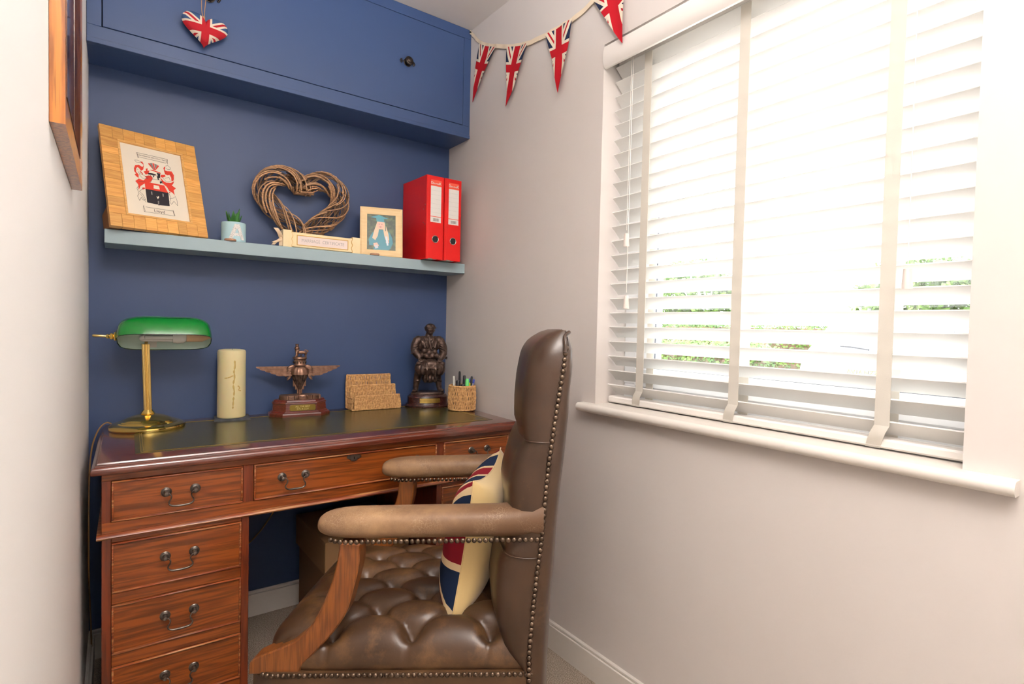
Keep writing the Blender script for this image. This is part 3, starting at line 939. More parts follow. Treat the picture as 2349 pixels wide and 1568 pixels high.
# ================================================================== SHELF: carved heart wreath etc.
# ---- crest picture in an end-grain block frame, leaning back
phi, lean = .25, .36
e = Vector((cos(phi), sin(phi), 0)); nb = Vector((-sin(phi), cos(phi), 0))
up = nb * sin(lean) + Vector((0, 0, cos(lean))); nrm = e.cross(up) * -1     # nrm points to the back
FW, FHt, FT = .275, .352, .016
crest = thing('crest_picture', 'framed crest print in a golden wood-block frame leaning at the left of the shelf', 'picture', (.058, -.2, SZ + .0068))
crest.matrix_world = Matrix.Translation((.058, -.2, SZ + .0068)) @ basis(e, up, nrm)
# local frame: x along the width, y up the face, z to the back (front face at z = 0)
BW = .044
def block(x0, x1, y0, y1):
    O('wood_block', MB().span(x0 + .0002, x1 - .0002, y0 + .0002, y1 - .0002, 0, FT, .0006), M_block, crest)
random.seed(5)
def cuts(a, b, n):
    c = [a + (b - a) * k / n for k in range(n + 1)]
    return [c[0]] + [q + random.uniform(-.003, .003) for q in c[1:-1]] + [c[-1]]
for (y0, y1) in ((0, BW), (FHt - BW, FHt)):
    c = cuts(0, FW, 9)
    for k in range(9): block(c[k], c[k + 1], y0, y1)
for (x0, x1) in ((0, BW), (FW - BW, FW)):
    c = cuts(BW, FHt - BW, 9)
    for k in range(9): block(x0, x1, c[k], c[k + 1])
sl = MB()
i0 = BW - .0005; t_ = .0065
sl.span(i0, FW - i0, i0, i0 + t_, -.002, .01, .001); sl.span(i0, FW - i0, FHt - i0 - t_, FHt - i0, -.002, .01, .001)
sl.span(i0, i0 + t_, i0 + t_, FHt - i0 - t_, -.002, .01, .001); sl.span(FW - i0 - t_, FW - i0, i0 + t_, FHt - i0 - t_, -.002, .01, .001)
O('inner_slip', sl, M_slip, crest)
PX0, PX1, PY0, PY1 = BW + .0055, FW - BW - .0055, BW + .0055, FHt - BW - .0055
paper = O('crest_print', MB().span(PX0, PX1, PY0, PY1, .004, .006), M_paper, crest)
O('backing_board', MB().span(.004, FW - .004, .004, FHt - .004, FT - .0005, FT + .003), M_prop, crest)
CREST = {'red':[[(0.326,0.517),(0.424,0.506),(0.642,0.509),(0.69,0.603),(0.696,0.61),(0.324,0.609)],[(0.184,0.34),(0.208,0.293),(0.27,0.277),(0.323,0.298),(0.342,0.266),(0.328,0.248),(0.304,0.238),(0.303,0.224),(0.33,0.218),(0.346,0.243),(0.345,0.28),(0.332,0.331),(0.292,0.358),(0.271,0.33),(0.247,0.313),(0.217,0.334),(0.21,0.384),(0.245,0.42),(0.238,0.47),(0.209,0.455),(0.18,0.427),(0.208,0.409),(0.182,0.383)],[(0.179,0.523),(0.24,0.477),(0.309,0.492),(0.408,0.409),(0.441,0.396),(0.47,0.433),(0.408,0.51),(0.322,0.535),(0.254,0.58),(0.214,0.643),(0.22,0.586),(0.215,0.559)],[(0.419,0.228),(0.445,0.22),(0.515,0.306),(0.499,0.309)],[(0.495,0.209),(0.521,0.208),(0.527,0.303),(0.51,0.307)],[(0.579,0.221),(0.602,0.234),(0.538,0.302),(0.522,0.304)],[(0.331,0.36),(0.371,0.345),(0.373,0.313),(0.405,0.301),(0.399,0.339),(0.429,0.327),(0.409,0.382),(0.359,0.399)],[(0.671,0.249),(0.695,0.222),(0.707,0.228),(0.687,0.275),(0.717,0.284),(0.806,0.274),(0.837,0.326),(0.823,0.403),(0.778,0.429),(0.782,0.373),(0.761,0.334),(0.723,0.345),(0.685,0.337),(0.677,0.299)],[(0.592,0.396),(0.642,0.444),(0.684,0.461),(0.765,0.451),(0.826,0.415),(0.801,0.462),(0.772,0.485),(0.837,0.519),(0.794,0.558),(0.802,0.627),(0.77,0.596),(0.719,0.58),(0.686,0.524),(0.619,0.477)],[(0.612,0.359),(0.68,0.346),(0.69,0.368),(0.638,0.395),(0.6,0.394)],[(0.265,0.363),(0.294,0.368),(0.319,0.398),(0.312,0.413),(0.292,0.389)],[(0.338,0.43),(0.41,0.402),(0.423,0.413),(0.369,0.452)],[(0.429,0.319),(0.484,0.309),(0.607,0.327),(0.611,0.345),(0.545,0.333)],[(0.271,0.602),(0.309,0.591),(0.324,0.606),(0.279,0.628)],[(0.701,0.594),(0.739,0.594),(0.72,0.611)]],'black':[[(0.324,0.609),(0.696,0.609),(0.688,0.801),(0.514,0.813),(0.506,0.825),(0.498,0.807),(0.35,0.803),(0.325,0.799)],[(0.403,0.367),(0.471,0.361),(0.537,0.37),(0.518,0.386),(0.402,0.391)],[(0.544,0.34),(0.604,0.344),(0.591,0.407),(0.556,0.42),(0.556,0.373)],[(0.473,0.389),(0.502,0.391),(0.48,0.424)],[(0.576,0.463),(0.625,0.449),(0.611,0.479),(0.577,0.494)],[(0.536,0.378),(0.55,0.382),(0.571,0.439),(0.55,0.447)]],'pale':[[(0.467,0.53),(0.554,0.532),(0.559,0.584),(0.459,0.582)],[(0.487,0.688),(0.508,0.699),(0.52,0.681),(0.533,0.694),(0.504,0.73)],[(0.435,0.34),(0.518,0.352),(0.508,0.365),(0.442,0.36)],[(0.501,0.395),(0.532,0.392),(0.549,0.451),(0.575,0.468),(0.565,0.498),(0.417,0.504),(0.467,0.448)]],'grey':[[(0.406,0.634),(0.428,0.634),(0.427,0.677),(0.407,0.68)],[(0.591,0.634),(0.614,0.637),(0.61,0.678),(0.59,0.679)],[(0.499,0.754),(0.52,0.755),(0.515,0.8),(0.496,0.799)],[(0.448,0.219),(0.491,0.21),(0.507,0.304),(0.493,0.3)],[(0.524,0.21),(0.575,0.22),(0.531,0.299)]],'lines':[[(0.258,0.1),(0.759,0.103),(0.754,0.178)],[(0.759,0.103),(0.729,0.166),(0.281,0.16),(0.258,0.1)],[(0.258,0.1),(0.269,0.178),(0.281,0.16)],[(0.258,0.853),(0.274,0.928),(0.261,0.939),(0.745,0.936),(0.73,0.867),(0.287,0.87)],[(0.258,0.853),(0.252,0.882),(0.261,0.939)],[(0.733,0.854),(0.754,0.935)],[(0.21,0.219),(0.234,0.246),(0.285,0.243),(0.303,0.224),(0.262,0.212),(0.21,0.219)],[(0.71,0.212),(0.753,0.196),(0.793,0.225),(0.784,0.249),(0.739,0.258),(0.712,0.241)],[(0.248,0.377),(0.265,0.43),(0.301,0.466),(0.392,0.451),(0.333,0.417),(0.291,0.411),(0.269,0.38)],[(0.216,0.587),(0.189,0.626),(0.214,0.692),(0.183,0.733),(0.207,0.792),(0.239,0.744),(0.261,0.776),(0.306,0.768),(0.271,0.697),(0.221,0.663),(0.29,0.608)],[(0.63,0.396),(0.687,0.45),(0.761,0.433),(0.744,0.373),(0.667,0.403)],[(0.703,0.615),(0.728,0.676),(0.698,0.739),(0.721,0.772),(0.772,0.72),(0.823,0.778),(0.825,0.696),(0.8,0.635)],[(0.7,0.695),(0.793,0.665)],[(0.235,0.696),(0.306,0.804)],[(0.417,0.507),(0.459,0.45),(0.581,0.441),(0.626,0.498)],[(0.43,0.398),(0.464,0.427)],[(0.184,0.34),(0.246,0.349)],[(0.775,0.301),(0.819,0.381)],[(0.23,0.521),(0.337,0.501)]]}
def pst(z):
    return lambda s, t: (PX0 + (PX1 - PX0) * s, PY1 - (PY1 - PY0) * t, z)
def plate(name, polys, material, z, parent):
    for p in polys: O(name, MB().flat(p, pst(z)), material, parent, None, recalc=False)
def line(mb, pts, w, z):
    for (a, b) in zip(pts[:-1], pts[1:]):
        d = Vector((b[0] - a[0], (b[1] - a[1]) * 1.4)); n_ = Vector((-d.y, d.x)).normalized() * w
        mb.flat([(a[0] + n_.x, a[1] + n_.y / 1.4), (b[0] + n_.x, b[1] + n_.y / 1.4), (b[0] - n_.x, b[1] - n_.y / 1.4), (a[0] - n_.x, a[1] - n_.y / 1.4)], pst(z))
plate('red_mantling', CREST['red'], M_pred, .0037, paper)
plate('black_shield', CREST['black'], M_pblack, .0036, paper)
plate('pale_print', CREST['pale'], M_paper, .0034, paper)
plate('grey_print', CREST['grey'], M_pgrey, .0033, paper)
lm = MB()
for p in CREST['lines']: line(lm, p, .0026, .0032)
O('ink_lines', lm, M_pline, paper, None, recalc=False)
def on_print(me, s, t, name, parent=paper):
    o = link(name, me, parent)
    x, y, z = pst(.0031)(s, t)
    o.matrix_local = Matrix.Translation((x, y, z)) @ basis(Vector((1, 0, 0)), Vector((0, 1, 0)), Vector((0, 0, 1)))
on_print(text_me('Lloyd', .0145, M_pline, .00005), 0.506, 0.906, 'scroll_name')
on_print(text_me('Heb Dduw heb ddim, Dduw a digon', .0054, M_pline, .00003), 0.505, 0.13, 'scroll_motto')
# wooden prop behind the frame
pr = MB().prism([(.0016, FT + .003), (.0225, .075), (.07, .075), (.075, FT + .003)], .002, .03, lambda u, v, d: (d, u, v))
O('prop_foot', pr, M_prop, crest)

# ---- succulent in a lettered pot
pot = thing('plant_pot', 'small pale aqua pot with a white letter A and a green succulent', 'plant', (.404, -.112, SZ))
O('pot_body', MB().lathe([(.0375, 0), (.039, .002), (.039, .067), (.0375, .069), (.036, .067), (.035, .058), (.002, .057)], 40), M_pot, pot)
O('soil', MB().lathe([(.0345, .055), (.034, .0605), (.001, .062)], 24), M_soil, pot)
Am = MB()
Aout = [(-.026, -.026), (-.0075, .027), (.0075, .027), (.026, -.026), (.0145, -.026), (.0105, -.0135), (-.0105, -.0135), (-.0145, -.026)]
def on_pot(u, v, d):
    a = -pi / 2 + .12 + u / .039
    return (cos(a) * (.0388 + d), sin(a) * (.0388 + d), .034 + v)
def tri(a, b, c): return [a, b, c]
segs = [[(-.026, -.026), (-.0145, -.026), (0.0015, .018), (-.0075, .027)], [(.026, -.026), (.0145, -.026), (-.0015, .018), (.0075, .027)], [(-.0075, .027), (.0075, .027), (.004, .012), (-.004, .012)], [(-.0125, -.0135), (.0125, -.0135), (.0095, -.004), (-.0095, -.004)]]
for s_ in segs: Am.prism(s_, 0, .0022, on_pot)
O('letter_a', Am, M_potA, pot)
random.seed(3)
for k in range(11):
    a = k * 2.4 + .3; tl = .35 + .045 * k
    if k > 7: tl = .15 + .08 * (k - 8)
    l = random.uniform(.034, .052)
    d = Vector((cos(a) * sin(tl), sin(a) * sin(tl), cos(tl))); sd = Vector((-sin(a), cos(a), 0)); nn = d.cross(sd)
    rings = []
    for i in range(7):
        t_ = i / 6; w_ = .0085 * (sin(pi * min(.98, .25 + .75 * t_)) ** .8) if t_ < 1 else .0004; th = .004 * (1 - t_) + .0006
        c_ = Vector((cos(a) * .006, sin(a) * .006, .058)) + d * l * t_ + Vector((0, 0, .010 * t_ * t_))
        rings.append([tuple(c_ + sd * w_ * cos(q) + nn * th * sin(q) - nn * .002 * abs(cos(q))) for q in [2 * pi * j / 8 for j in range(8)]])
    O('leaf', MB().loft(rings), M_succ, pot, 60)

# ---- small clear discs
for (x, y, r, lab) in ((.388, -.151, .0175, 'small clear copper-rimmed disc lying on the shelf before the aqua pot'), (.905, -.150, .0175, 'small clear copper-rimmed disc lying on the shelf before the photo frame')):
    t = thing('clear_disc', lab, 'disc', (x, y, SZ), 0, 'small discs on the shelf edge')
    O('rim', MB().lathe([(r, 0), (r + .001, .0015), (r + .001, .0065), (r - .001, .008), (r - .003, .0065), (r - .003, .001)], 28), M_glassy, t)
    O('plate', MB().lathe([(r - .0025, .0005), (r - .0025, .004), (.001, .0045)], 28), M_chrome, t)

# ---- willow heart wreath
wr = thing('heart_wreath', 'woven willow twig heart wreath resting against the blue wall on the shelf', 'wreath', (.655, -.056, SZ))
def heart(t):
    x = 16 * sin(t) ** 3; y = 13 * cos(t) - 5 * cos(2 * t) - 2 * cos(3 * t) - cos(4 * t)
    return Vector((x * .0091, 0, (y + 17) * .0083 + .040))
TR = .037
NS = 160
HP = [heart(2 * pi * k / NS) for k in range(NS)]
# soften the two cusps
for _ in range(10):
    HP = [(HP[k - 1] + HP[k] * 2 + HP[(k + 1) % NS]) / 4 for k in range(NS)]
HL = [0]
for k in range(NS): HL.append(HL[-1] + (HP[(k + 1) % NS] - HP[k]).length)
def hp(s):
    s = (s % 1.0) * HL[-1]
    for k in range(NS):
        if HL[k + 1] >= s:
            t_ = (s - HL[k]) / (HL[k + 1] - HL[k]); break
    p = HP[k].lerp(HP[(k + 1) % NS], t_)
    tg = (HP[(k + 1) % NS] - HP[k - 1]).normalized()
    return p, tg
random.seed(21)
def twig(s0, length, a0, turns, rad, r, name, material):
    pts = []; n_ = 22
    for i in range(n_ + 1):
        t_ = i / n_
        p, tg = hp(s0 + length * t_)
        out = Vector((tg.z, 0, -tg.x)); a = a0 + turns * 2 * pi * t_
        rr_ = rad + .002 * sin(9 * t_ + a0)
        pts.append(tuple(p + out * cos(a) * rr_ + Vector((0, 1, 0)) * sin(a) * rr_ * .92))
    O(name, MB().tube(pts, [r * (1 - .35 * i / n_) for i in range(n_ + 1)], 5), material, wr, 80)
for k in range(60):
    twig(k / 60 + random.uniform(-.004, .004), random.uniform(.27, .34), 2 * pi * random.random(), random.uniform(.62, .8), TR * random.uniform(.9, 1.02), random.uniform(.0027, .0039), 'twig', M_twig)
for k in range(30):
    twig(k / 30, random.uniform(.3, .4), 2 * pi * random.random(), -random.uniform(.2, .5), TR * random.uniform(.55, .8), random.uniform(.0022, .003), 'inner_twig', M_twigd)

# ---- certificate box with bow
cb = thing('certificate_box', 'cream box lettered as a marriage certificate, with a ribbon bow at its left end', 'box', (.703, -.123, SZ))
hw2 = .143
O('box_body', MB().box((0, 0, .0305), (.25, .044, .054), .002), M_cream, cb)
for s in (-1, 1):
    edge_ = [(s * hw2, .0), (s * hw2, .0625)]
    wav = [(s * (.112 + .0022 * sin(k / 14 * 5 * pi)), .0625 - .0625 * k / 14) for k in range(15)]
    O('end_cap', MB().prism(edge_ + wav, -.0245, .0245, lambda u, v, d: (u, d, v)), M_cream, cb)
    O('cap_groove', MB().tube([(s * (.1112 + .0022 * sin(k / 14 * 5 * pi)), -.0232, .0605 - .0585 * k / 14) for k in range(15)], .0013, 5), M_creamedge, cb)
fr = MB()
fr.span(-.095, .097, -.0235, -.0215, .0455, .0485, .0008); fr.span(-.095, .097, -.0235, -.0215, .0105, .0135, .0008)
fr.span(-.095, -.092, -.0235, -.0215, .0135, .0455, .0008); fr.span(.094, .097, -.0235, -.0215, .0135, .0455, .0008)
O('window_border', fr, M_creamedge, cb)
tg_ = O('paper_tag', MB().span(-.092, .094, -.0226, -.0218, .0135, .0455), M_tagp, cb)
tm = text_me('Marriage  Certificate'.upper(), .0165, M_pencil, .0001, sx=.86)
o = link('tag_lettering', tm, tg_)
o.matrix_local = Matrix.Translation((.001, -.0229, .0295)) @ basis(Vector((1, 0, 0)), Vector((0, 0, 1)), Vector((0, -1, 0)))
bow = MB()
for (tx, tz, fl) in ((-.020, .034, 1), (-.026, -.018, -1)):
    pts = cat_rom([(-.146, -.012, .030), (-.150 + tx * .3, -.024, .030 + tz * .5), (-.148 + tx, -.022, .030 + tz), (-.152 + tx * .2, -.012, .030 + tz * .7), (-.147, -.012, .030)], 5)
    bow.loft([[(p[0] - .007, p[1], p[2]), (p[0] + .007, p[1] - .003, p[2]), (p[0] + .007, p[1] - .0022, p[2] + .001), (p[0] - .007, p[1] + .001, p[2] + .001)] for p in pts])
for (tx, tz) in ((-.03, -.026), (-.004, -.027)):
    pts = cat_rom([(-.146, -.014, .030), (-.148 + tx * .5, -.022, .018), (-.146 + tx, -.020, .030 + tz)], 5)
    bow.loft([[(p[0] - .006, p[1], p[2]), (p[0] + .006, p[1], p[2] + .001), (p[0] + .006, p[1] + .001, p[2] + .001), (p[0] - .006, p[1] + .001, p[2])] for p in pts])
bow.ell((-.147, -.0145, .030), (.006, .005, .006), 12, 8)
O('ribbon_bow', bow, M_ribbon, cb, 60)

# ---- photograph of a child in a graduation gown
phi, lean = -.33, .16
e = Vector((cos(phi), sin(phi), 0)); nb = Vector((-sin(phi), cos(phi), 0))
up = nb * sin(lean) + Vector((0, 0, cos(lean))); nrm = nb * cos(lean) - Vector((0, 0, sin(lean)))
phf = thing('photo_frame', 'pale wood photo frame with a portrait of a child in a teal graduation gown', 'photo frame')
phf.matrix_world = Matrix.Translation((.860, -.108, SZ + .0005)) @ basis(e, up, nrm * -1)
PW, PH = .168, .203
def mitre(mb, w, h, x0, y0, bw, zf, zb):
    o_ = [(x0, y0), (x0 + w, y0), (x0 + w, y0 + h), (x0, y0 + h)]; i_ = [(x0 + bw, y0 + bw), (x0 + w - bw, y0 + bw), (x0 + w - bw, y0 + h - bw), (x0 + bw, y0 + h - bw)]
    for k in range(4):
        l = (k + 1) % 4
        q = [o_[k], o_[l], i_[l], i_[k]]
        vs_ = [(a, b, zf if j < 2 else zf - .003) for j, (a, b) in enumerate(q)] + [(a, b, zb) for a, b in q]
        mb.add(vs_, [(0, 1, 2, 3), (7, 6, 5, 4), (0, 4, 5, 1), (1, 5, 6, 2), (2, 6, 7, 3), (3, 7, 4, 0)])
    return mb
O('outer_moulding', mitre(MB(), PW, PH, 0, 0, .008, .004, -.012), M_phframe, phf, 20)
O('inner_moulding', mitre(MB(), PW - .012, PH - .012, .006, .006, .0215, .0015, -.010), M_phframe, phf, 20)
photo = O('photograph', MB().span(.024, PW - .024, .024, PH - .024, -.0045, -.003), mat('photo_dark_green', (52, 66, 48), .35, var=(60, (84, 104, 66), .45, .65)), phf)
O('back_board', MB().span(.004, PW - .004, .004, PH - .004, -.0145, -.0118), M_prop, phf)
O('easel_leg', MB().box((PW / 2, .075, -.028), (.04, .14, .003), 0, Matrix.Rotation(.14, 3, 'X')), M_prop, phf)
gx0, gx1, gy0, gy1 = .024, PW - .024, .024, PH - .024
def pg(z): return lambda s, t: (gx0 + (gx1 - gx0) * s, gy1 - (gy1 - gy0) * t, z)
def phot(name, polys, c, z):
    mb = MB()
    for p in polys: mb.flat(p, pg(z))
    O(name, mb, mat('photo_' + name, c, .35), photo, None, recalc=False)
def oval(cx_, cy_, rx, ry, n_=18): return [(cx_ + rx * cos(2 * pi * k / n_), cy_ + ry * sin(2 * pi * k / n_)) for k in range(n_)]
phot('gown', [[(.42, .43), (.60, .43), (.78, .50), (.86, .64), (.88, .78), (.80, .93), (.70, .99), (.24, .99), (.26, .86), (.10, .86), (.08, .70), (.20, .52)]], (38, 132, 150), -.0029)
phot('hair', [[(.36, .21), (.60, .21), (.66, .34), (.74, .55), (.76, .70), (.66, .74), (.60, .60), (.56, .42), (.42, .42), (.38, .60), (.30, .72), (.20, .66), (.26, .46), (.32, .32)]], (232, 204, 170), -.0028)
phot('face', [oval(.47, .30, .115, .105), [(.24, .80), (.36, .78), (.42, .86), (.34, .93), (.25, .88)], oval(.70, .75, .055, .045)], (240, 192, 172), -.0027)
phot('cap', [[(.33, .12), (.58, .13), (.60, .22), (.34, .21)], [(.14, .10), (.42, .03), (.74, .12), (.46, .14)]], (62, 150, 166), -.0026)
phot('scroll', [[(.63, .60), (.69, .60), (.74, .84), (.68, .85)], [(.28, .86), (.38, .84), (.40, .92), (.30, .95)]], (226, 232, 240), -.0025)
phot('tassel', [[(.62, .12), (.64, .12), (.65, .46), (.63, .46)]], (40, 96, 84), -.0024)
phot('smile', [[(.43, .345), (.51, .345), (.49, .365), (.45, .365)], oval(.425, .28, .014, .009), oval(.515, .28, .014, .009)], (150, 84, 80), -.0023)

# ---- two red lever arch files
def arch_file(x0, label):
    FHh, FWw, FD = .342, .0795, .206
    t = thing('lever_arch_file', label, 'file', (x0, -.2135, SZ + .0005), .008, 'red lever arch files')
    O('spine', MB().span(0, FWw, 0, .0032, 0, FHh, .001), M_red, t)
    for s, x in ((0, .0), (1, FWw - .003)):
        cv = MB()
        sgn = -1 if (s == 0 and x0 < 1.15) else 0
        cv.grid(8, 1, lambda u, v: (x + sgn * .006 * u * u, .003 + FD * u, FHh * v)); cv.grid(8, 1, lambda u, v: (x + .003 + sgn * .006 * u * u, .003 + FD * u, FHh * v))
        o_ = [(x + sgn * .006 * u * u, .003 + FD * u) for u in [k / 8 for k in range(9)]]; i_ = [(x + .003 + sgn * .006 * u * u, .003 + FD * u) for u in [k / 8 for k in range(8, -1, -1)]]
        cv = MB().prism(o_ + i_, 0, FHh, lambda u, v, d: (u, v, d))
        c_ = O('cover', cv, M_red, t)
        if s == 0:
            rv = MB()
            for (yy, zz) in ((.012, .222), (.026, .205), (.026, .150), (.012, .142)):
                rv.ell((x - .0004, yy, zz), (.0012, .0022, .0026), 10, 6)
            O('rivet', rv, M_chrome, c_)
    O('crease', MB().span(.0085, .0092, -.0006, .001, .002, FHh - .002), MATS.get('file_crease') or mat('file_crease', (240, 70, 58), .4), t)
    lab_ = O('label_pocket', MB().span(.016, .069, -.0008, .001, .148, .318, .0002), mat('clear_pocket', (236, 58, 48), .15), t)
    O('label_card', MB().span(.018, .0665, -.0014, -.0006, .152, .300), M_white, lab_)
    O('label_header', MB().span(.018, .0665, -.0015, -.0006, .300, .325), M_redlab, lab_)
    O('label_rule', MB().span(.018, .0665, -.0016, -.0006, .174, .1765), M_redlab, lab_)
    rl = MB()
    for k in range(6): rl.span(.018, .0665, -.0015, -.0006, .192 + .018 * k, .1922 + .018 * k)
    O('label_line', rl, M_pgrey, lab_)
    bc = MB(); x_ = .030
    for k, w_ in enumerate((.0012, .0006, .0018, .0009, .0006, .0015, .0009, .0012, .0018, .0006, .0012)):
        bc.span(x_, x_ + w_, -.00155, -.0006, .1565, .1685); x_ += w_ + .0013
    O('barcode', bc, M_pline, lab_)
    for s_, sz, xx in (('D', .0150, .0225), ('AN-MAR', .0084, .0410), ('K', .0150, .0605)):
        o = link('label_lettering', text_me(s_, sz, M_white, .0003), lab_)
        o.matrix_local = Matrix.Translation((xx, -.0018, .311 + (.001 if sz > .012 else -.001))) @ basis(Vector((1, 0, 0)), Vector((0, 0, 1)), Vector((0, -1, 0)))
    rg = MB(); rg.M = Matrix.Translation((.042, 0, .083)) @ Matrix.Rotation(pi / 2, 4, 'X')
    rg.lathe([(.0150, -.002), (.0155, .0015), (.0142, .0026), (.0128, .0016), (.0124, -.001)], 28)
    O('finger_ring', rg, M_chrome, t)
    hl = MB(); hl.M = rg.M; hl.lathe([(.0126, .0), (.0126, .0006), (.001, .0007)], 28)
    O('finger_hole', hl, M_black, t)
    O('edge_shoe', MB().span(.01, .03, -.002, .004, 0, .003, .0005), M_chrome, t)
    O('paper_wad', MB().span(.008, FWw - .01, .03, FD - .004, .004, FHh - .012), M_white, t)
arch_file(1.0985, 'red lever arch file nearer the photo frame, with white spine label')
arch_file(1.1825, 'red lever arch file against the cream window wall, with white spine label')

# ================================================================== HANGING FLAG HEART
hh = thing('fabric_heart', 'stuffed fabric heart with flag print hanging from the cupboard door knob', 'ornament', (.299, CY_ - .029, 1.998))
def heart2(t):
    x = 16 * sin(t) ** 3; y = 13 * cos(t) - 5 * cos(2 * t) - 2 * cos(3 * t) - cos(4 * t)
    return x / 16.0, (y + 2.5) / 14.5
HS = Matrix.Rotation(.05, 4, 'Y')
hm = MB()
nr, na = 8, 56
for s in (-1, 1):
    ring_ids = []
    for i in range(nr + 1):
        r = i / nr
        pts = []
        for k in range(na):
            x, y = heart2(2 * pi * k / na)
            th = .021 * sqrt(max(0, 1 - r ** 2.4))
            pts.append(tuple(HS @ Vector((x * r * .066, s * th, .052 + y * r * .053))))
        o_ = hm.add(pts, [])
        for k in range(na):
            x, y = heart2(2 * pi * k / na); hm.uv[o_ + k] = (x * r * 1.0, y * r * .9)
        ring_ids.append(o_)
    for i in range(nr):
        for k in range(na):
            l = (k + 1) % na
            hm.f.append((ring_ids[i] + k, ring_ids[i] + l, ring_ids[i + 1] + l, ring_ids[i + 1] + k)); hm.mi.append(0)
O('heart_body', hm, M_flag_h, hh, 60)
O('hanging_loop', MB().tube(cat_rom([(-.001, 0, .088), (-.006, .004, .12), (-.004, .014, .18), (.006, .018, .193), (.008, .012, .18), (.002, .003, .12), (.0, 0, .088)], 5), .0011, 6), M_twine, hh)
O('twine_bow', MB().ell((0, -.002, .094), (.003, .003, .008), 10, 6), M_twine, hh)

# ================================================================== BUNTING
bt = thing('bunting', 'flag pennant bunting strung across the cream wall above the window', 'bunting', (W, -.19, 2.39))
TP = [(-.186, 2.391), (-.215, 2.362), (-.262, 2.318), (-.33, 2.278), (-.395, 2.250), (-.475, 2.216), (-.545, 2.194), (-.612, 2.178), (-.712, 2.167), (-.79, 2.163), (-.852, 2.162), (-.944, 2.178), (-1.08, 2.212), (-1.25, 2.275), (-1.4, 2.345)]
tp = [(y + .19, z - 2.39) for y, z in TP]
sp = [tuple(q) for q in cat_rom([(0, a, b) for a, b in tp], 6)]
mb = MB()
rings = []
for i, (x, y, z) in enumerate(sp):
    bx = -.006 - .003 * sin(i * .6) ** 2
    if i == 0: bx = -.012
    rings.append([(bx, y, z + .008), (bx, y, z - .009), (bx - .0016, y, z - .009), (bx - .0016, y, z + .008)])
mb.loft(rings)
O('hanging_tape', mb, M_bunt, bt)
def tape_z(y):
    for a, b in zip(sp[:-1], sp[1:]):
        if b[1] <= y <= a[1]:
            t_ = (y - a[1]) / (b[1] - a[1]); return a[2] + (b[2] - a[2]) * t_
    return sp[-1][2]
for k, (yl, yr, tipy, tipz) in enumerate(((-.268, -.393, -.222, 2.078), (-.477, -.613, -.474, 1.982), (-.714, -.852, -.786, 1.933), (-.946, -1.082, -1.077, 1.985))):
    a0, a1 = yl + .19, yr + .19; ty, tz = tipy + .19, tipz - 2.39
    nu, nv = 10, 22
    def P(u, v, side=0):
        y = a0 + (a1 - a0) * u
        top_z = tape_z(y) - .006
        yy = y + (ty - y) * v; zz = top_z + (tz - top_z) * v
        bend = .006 * sin(3.0 * v + k) + .007 * sin(2.2 * pi * u + 2 * v + k) * (1 - v) * .6
        return (-.014 - abs(bend) * .8 - side * .0012, yy + .004 * sin(5 * v + k) * v * (1 - v), zz)
    mb = MB()
    def uvf(u, v):
        w_ = (1 - v)
        return ((u - .5) * 2 * max(w_, .0) * .95 + .02 * sin(4 * v), (.36 - v) * 2.0)
    mb.grid(nu, nv, lambda u, v: P(u, v, 0), uvf); mb.grid(nu, nv, lambda u, v: P(u, v, 1), uvf)
    O('pennant', mb, M_flag_p, bt, 60, recalc=False)
for (y, z) in ((-.190, 2.388), (-1.395, 2.343)):
    O('pin', MB().ell((-.013, y + .19, z - 2.39), (.005, .004, .004), 10, 6), M_black, bt)

# ================================================================== PICTURE ON THE LEFT WALL
pic = thing('wall_picture', 'dark glazed picture in an antique brown wood frame on the left wall', 'picture', (0, -1.098, 1.374))
pl_, ph_ = .456, .66
def wf(mb, y0, y1, z0, z1, w, x0, x1, xi):
    o_ = [(y0, z0), (y1, z0), (y1, z1), (y0, z1)]; i_ = [(y0 + w, z0 + w), (y1 - w, z0 + w), (y1 - w, z1 - w), (y0 + w, z1 - w)]
    for k in range(4):
        l = (k + 1) % 4
        q = [o_[k], o_[l], i_[l], i_[k]]
        vs_ = [(x1 if j < 2 else xi, a, b) for j, (a, b) in enumerate(q)] + [(x0, a, b) for a, b in q]
        mb.add(vs_, [(0, 1, 2, 3), (7, 6, 5, 4), (0, 4, 5, 1), (1, 5, 6, 2), (2, 6, 7, 3), (3, 7, 4, 0)])
    return mb
O('frame', wf(MB(), -pl_ / 2, pl_ / 2, 0, ph_, .052, .0005, .0165, .0145), M_frame, pic, 20)
O('inner_frame', wf(MB(), -pl_ / 2 + .05, pl_ / 2 - .05, .05, ph_ - .05, .016, .0005, .0158, .008), M_framed, pic, 20)
O('glazed_print', MB().span(.001, .0075, -pl_ / 2 + .06, pl_ / 2 - .06, .06, ph_ - .06), M_pic, pic)

# ================================================================== DESK TOP OBJECTS
DZ = ZT + .0008
# ---- banker's lamp
lamp = thing('bankers_lamp', 'brass bankers lamp with a green glass shade at the left end of the desk', 'lamp', (.1555, -.122, DZ))
O('lamp_base', MB().lathe([(.104, 0), (.1055, .004), (.104, .010), (.095, .0165), (.088, .0185), (.0845, .018), (.081, .0215), (.0765, .0215), (.073, .025), (.0685, .025), (.064, .029), (.05, .036), (.036, .041), (.024, .0435), (.015, .046), (.001, .047)], 64), M_brass, lamp)
O('stem_collar', MB().lathe([(.019, .044), (.020, .047), (.016, .053), (.0135, .0565), (.0125, .058)], 32), M_brass, lamp)
st = MB()
rings = []
for z in (.056, .27):
    ring = []
    for k in range(60):
        r = .0112 - (.0011 if k % 3 == 0 else 0)
        a = 2 * pi * k / 60
        ring.append((r * cos(a) - (z - .056) * .03, r * sin(a), z))
    rings.append(ring)
st.loft(rings)
O('stem', st, M_brassd, lamp, 25)
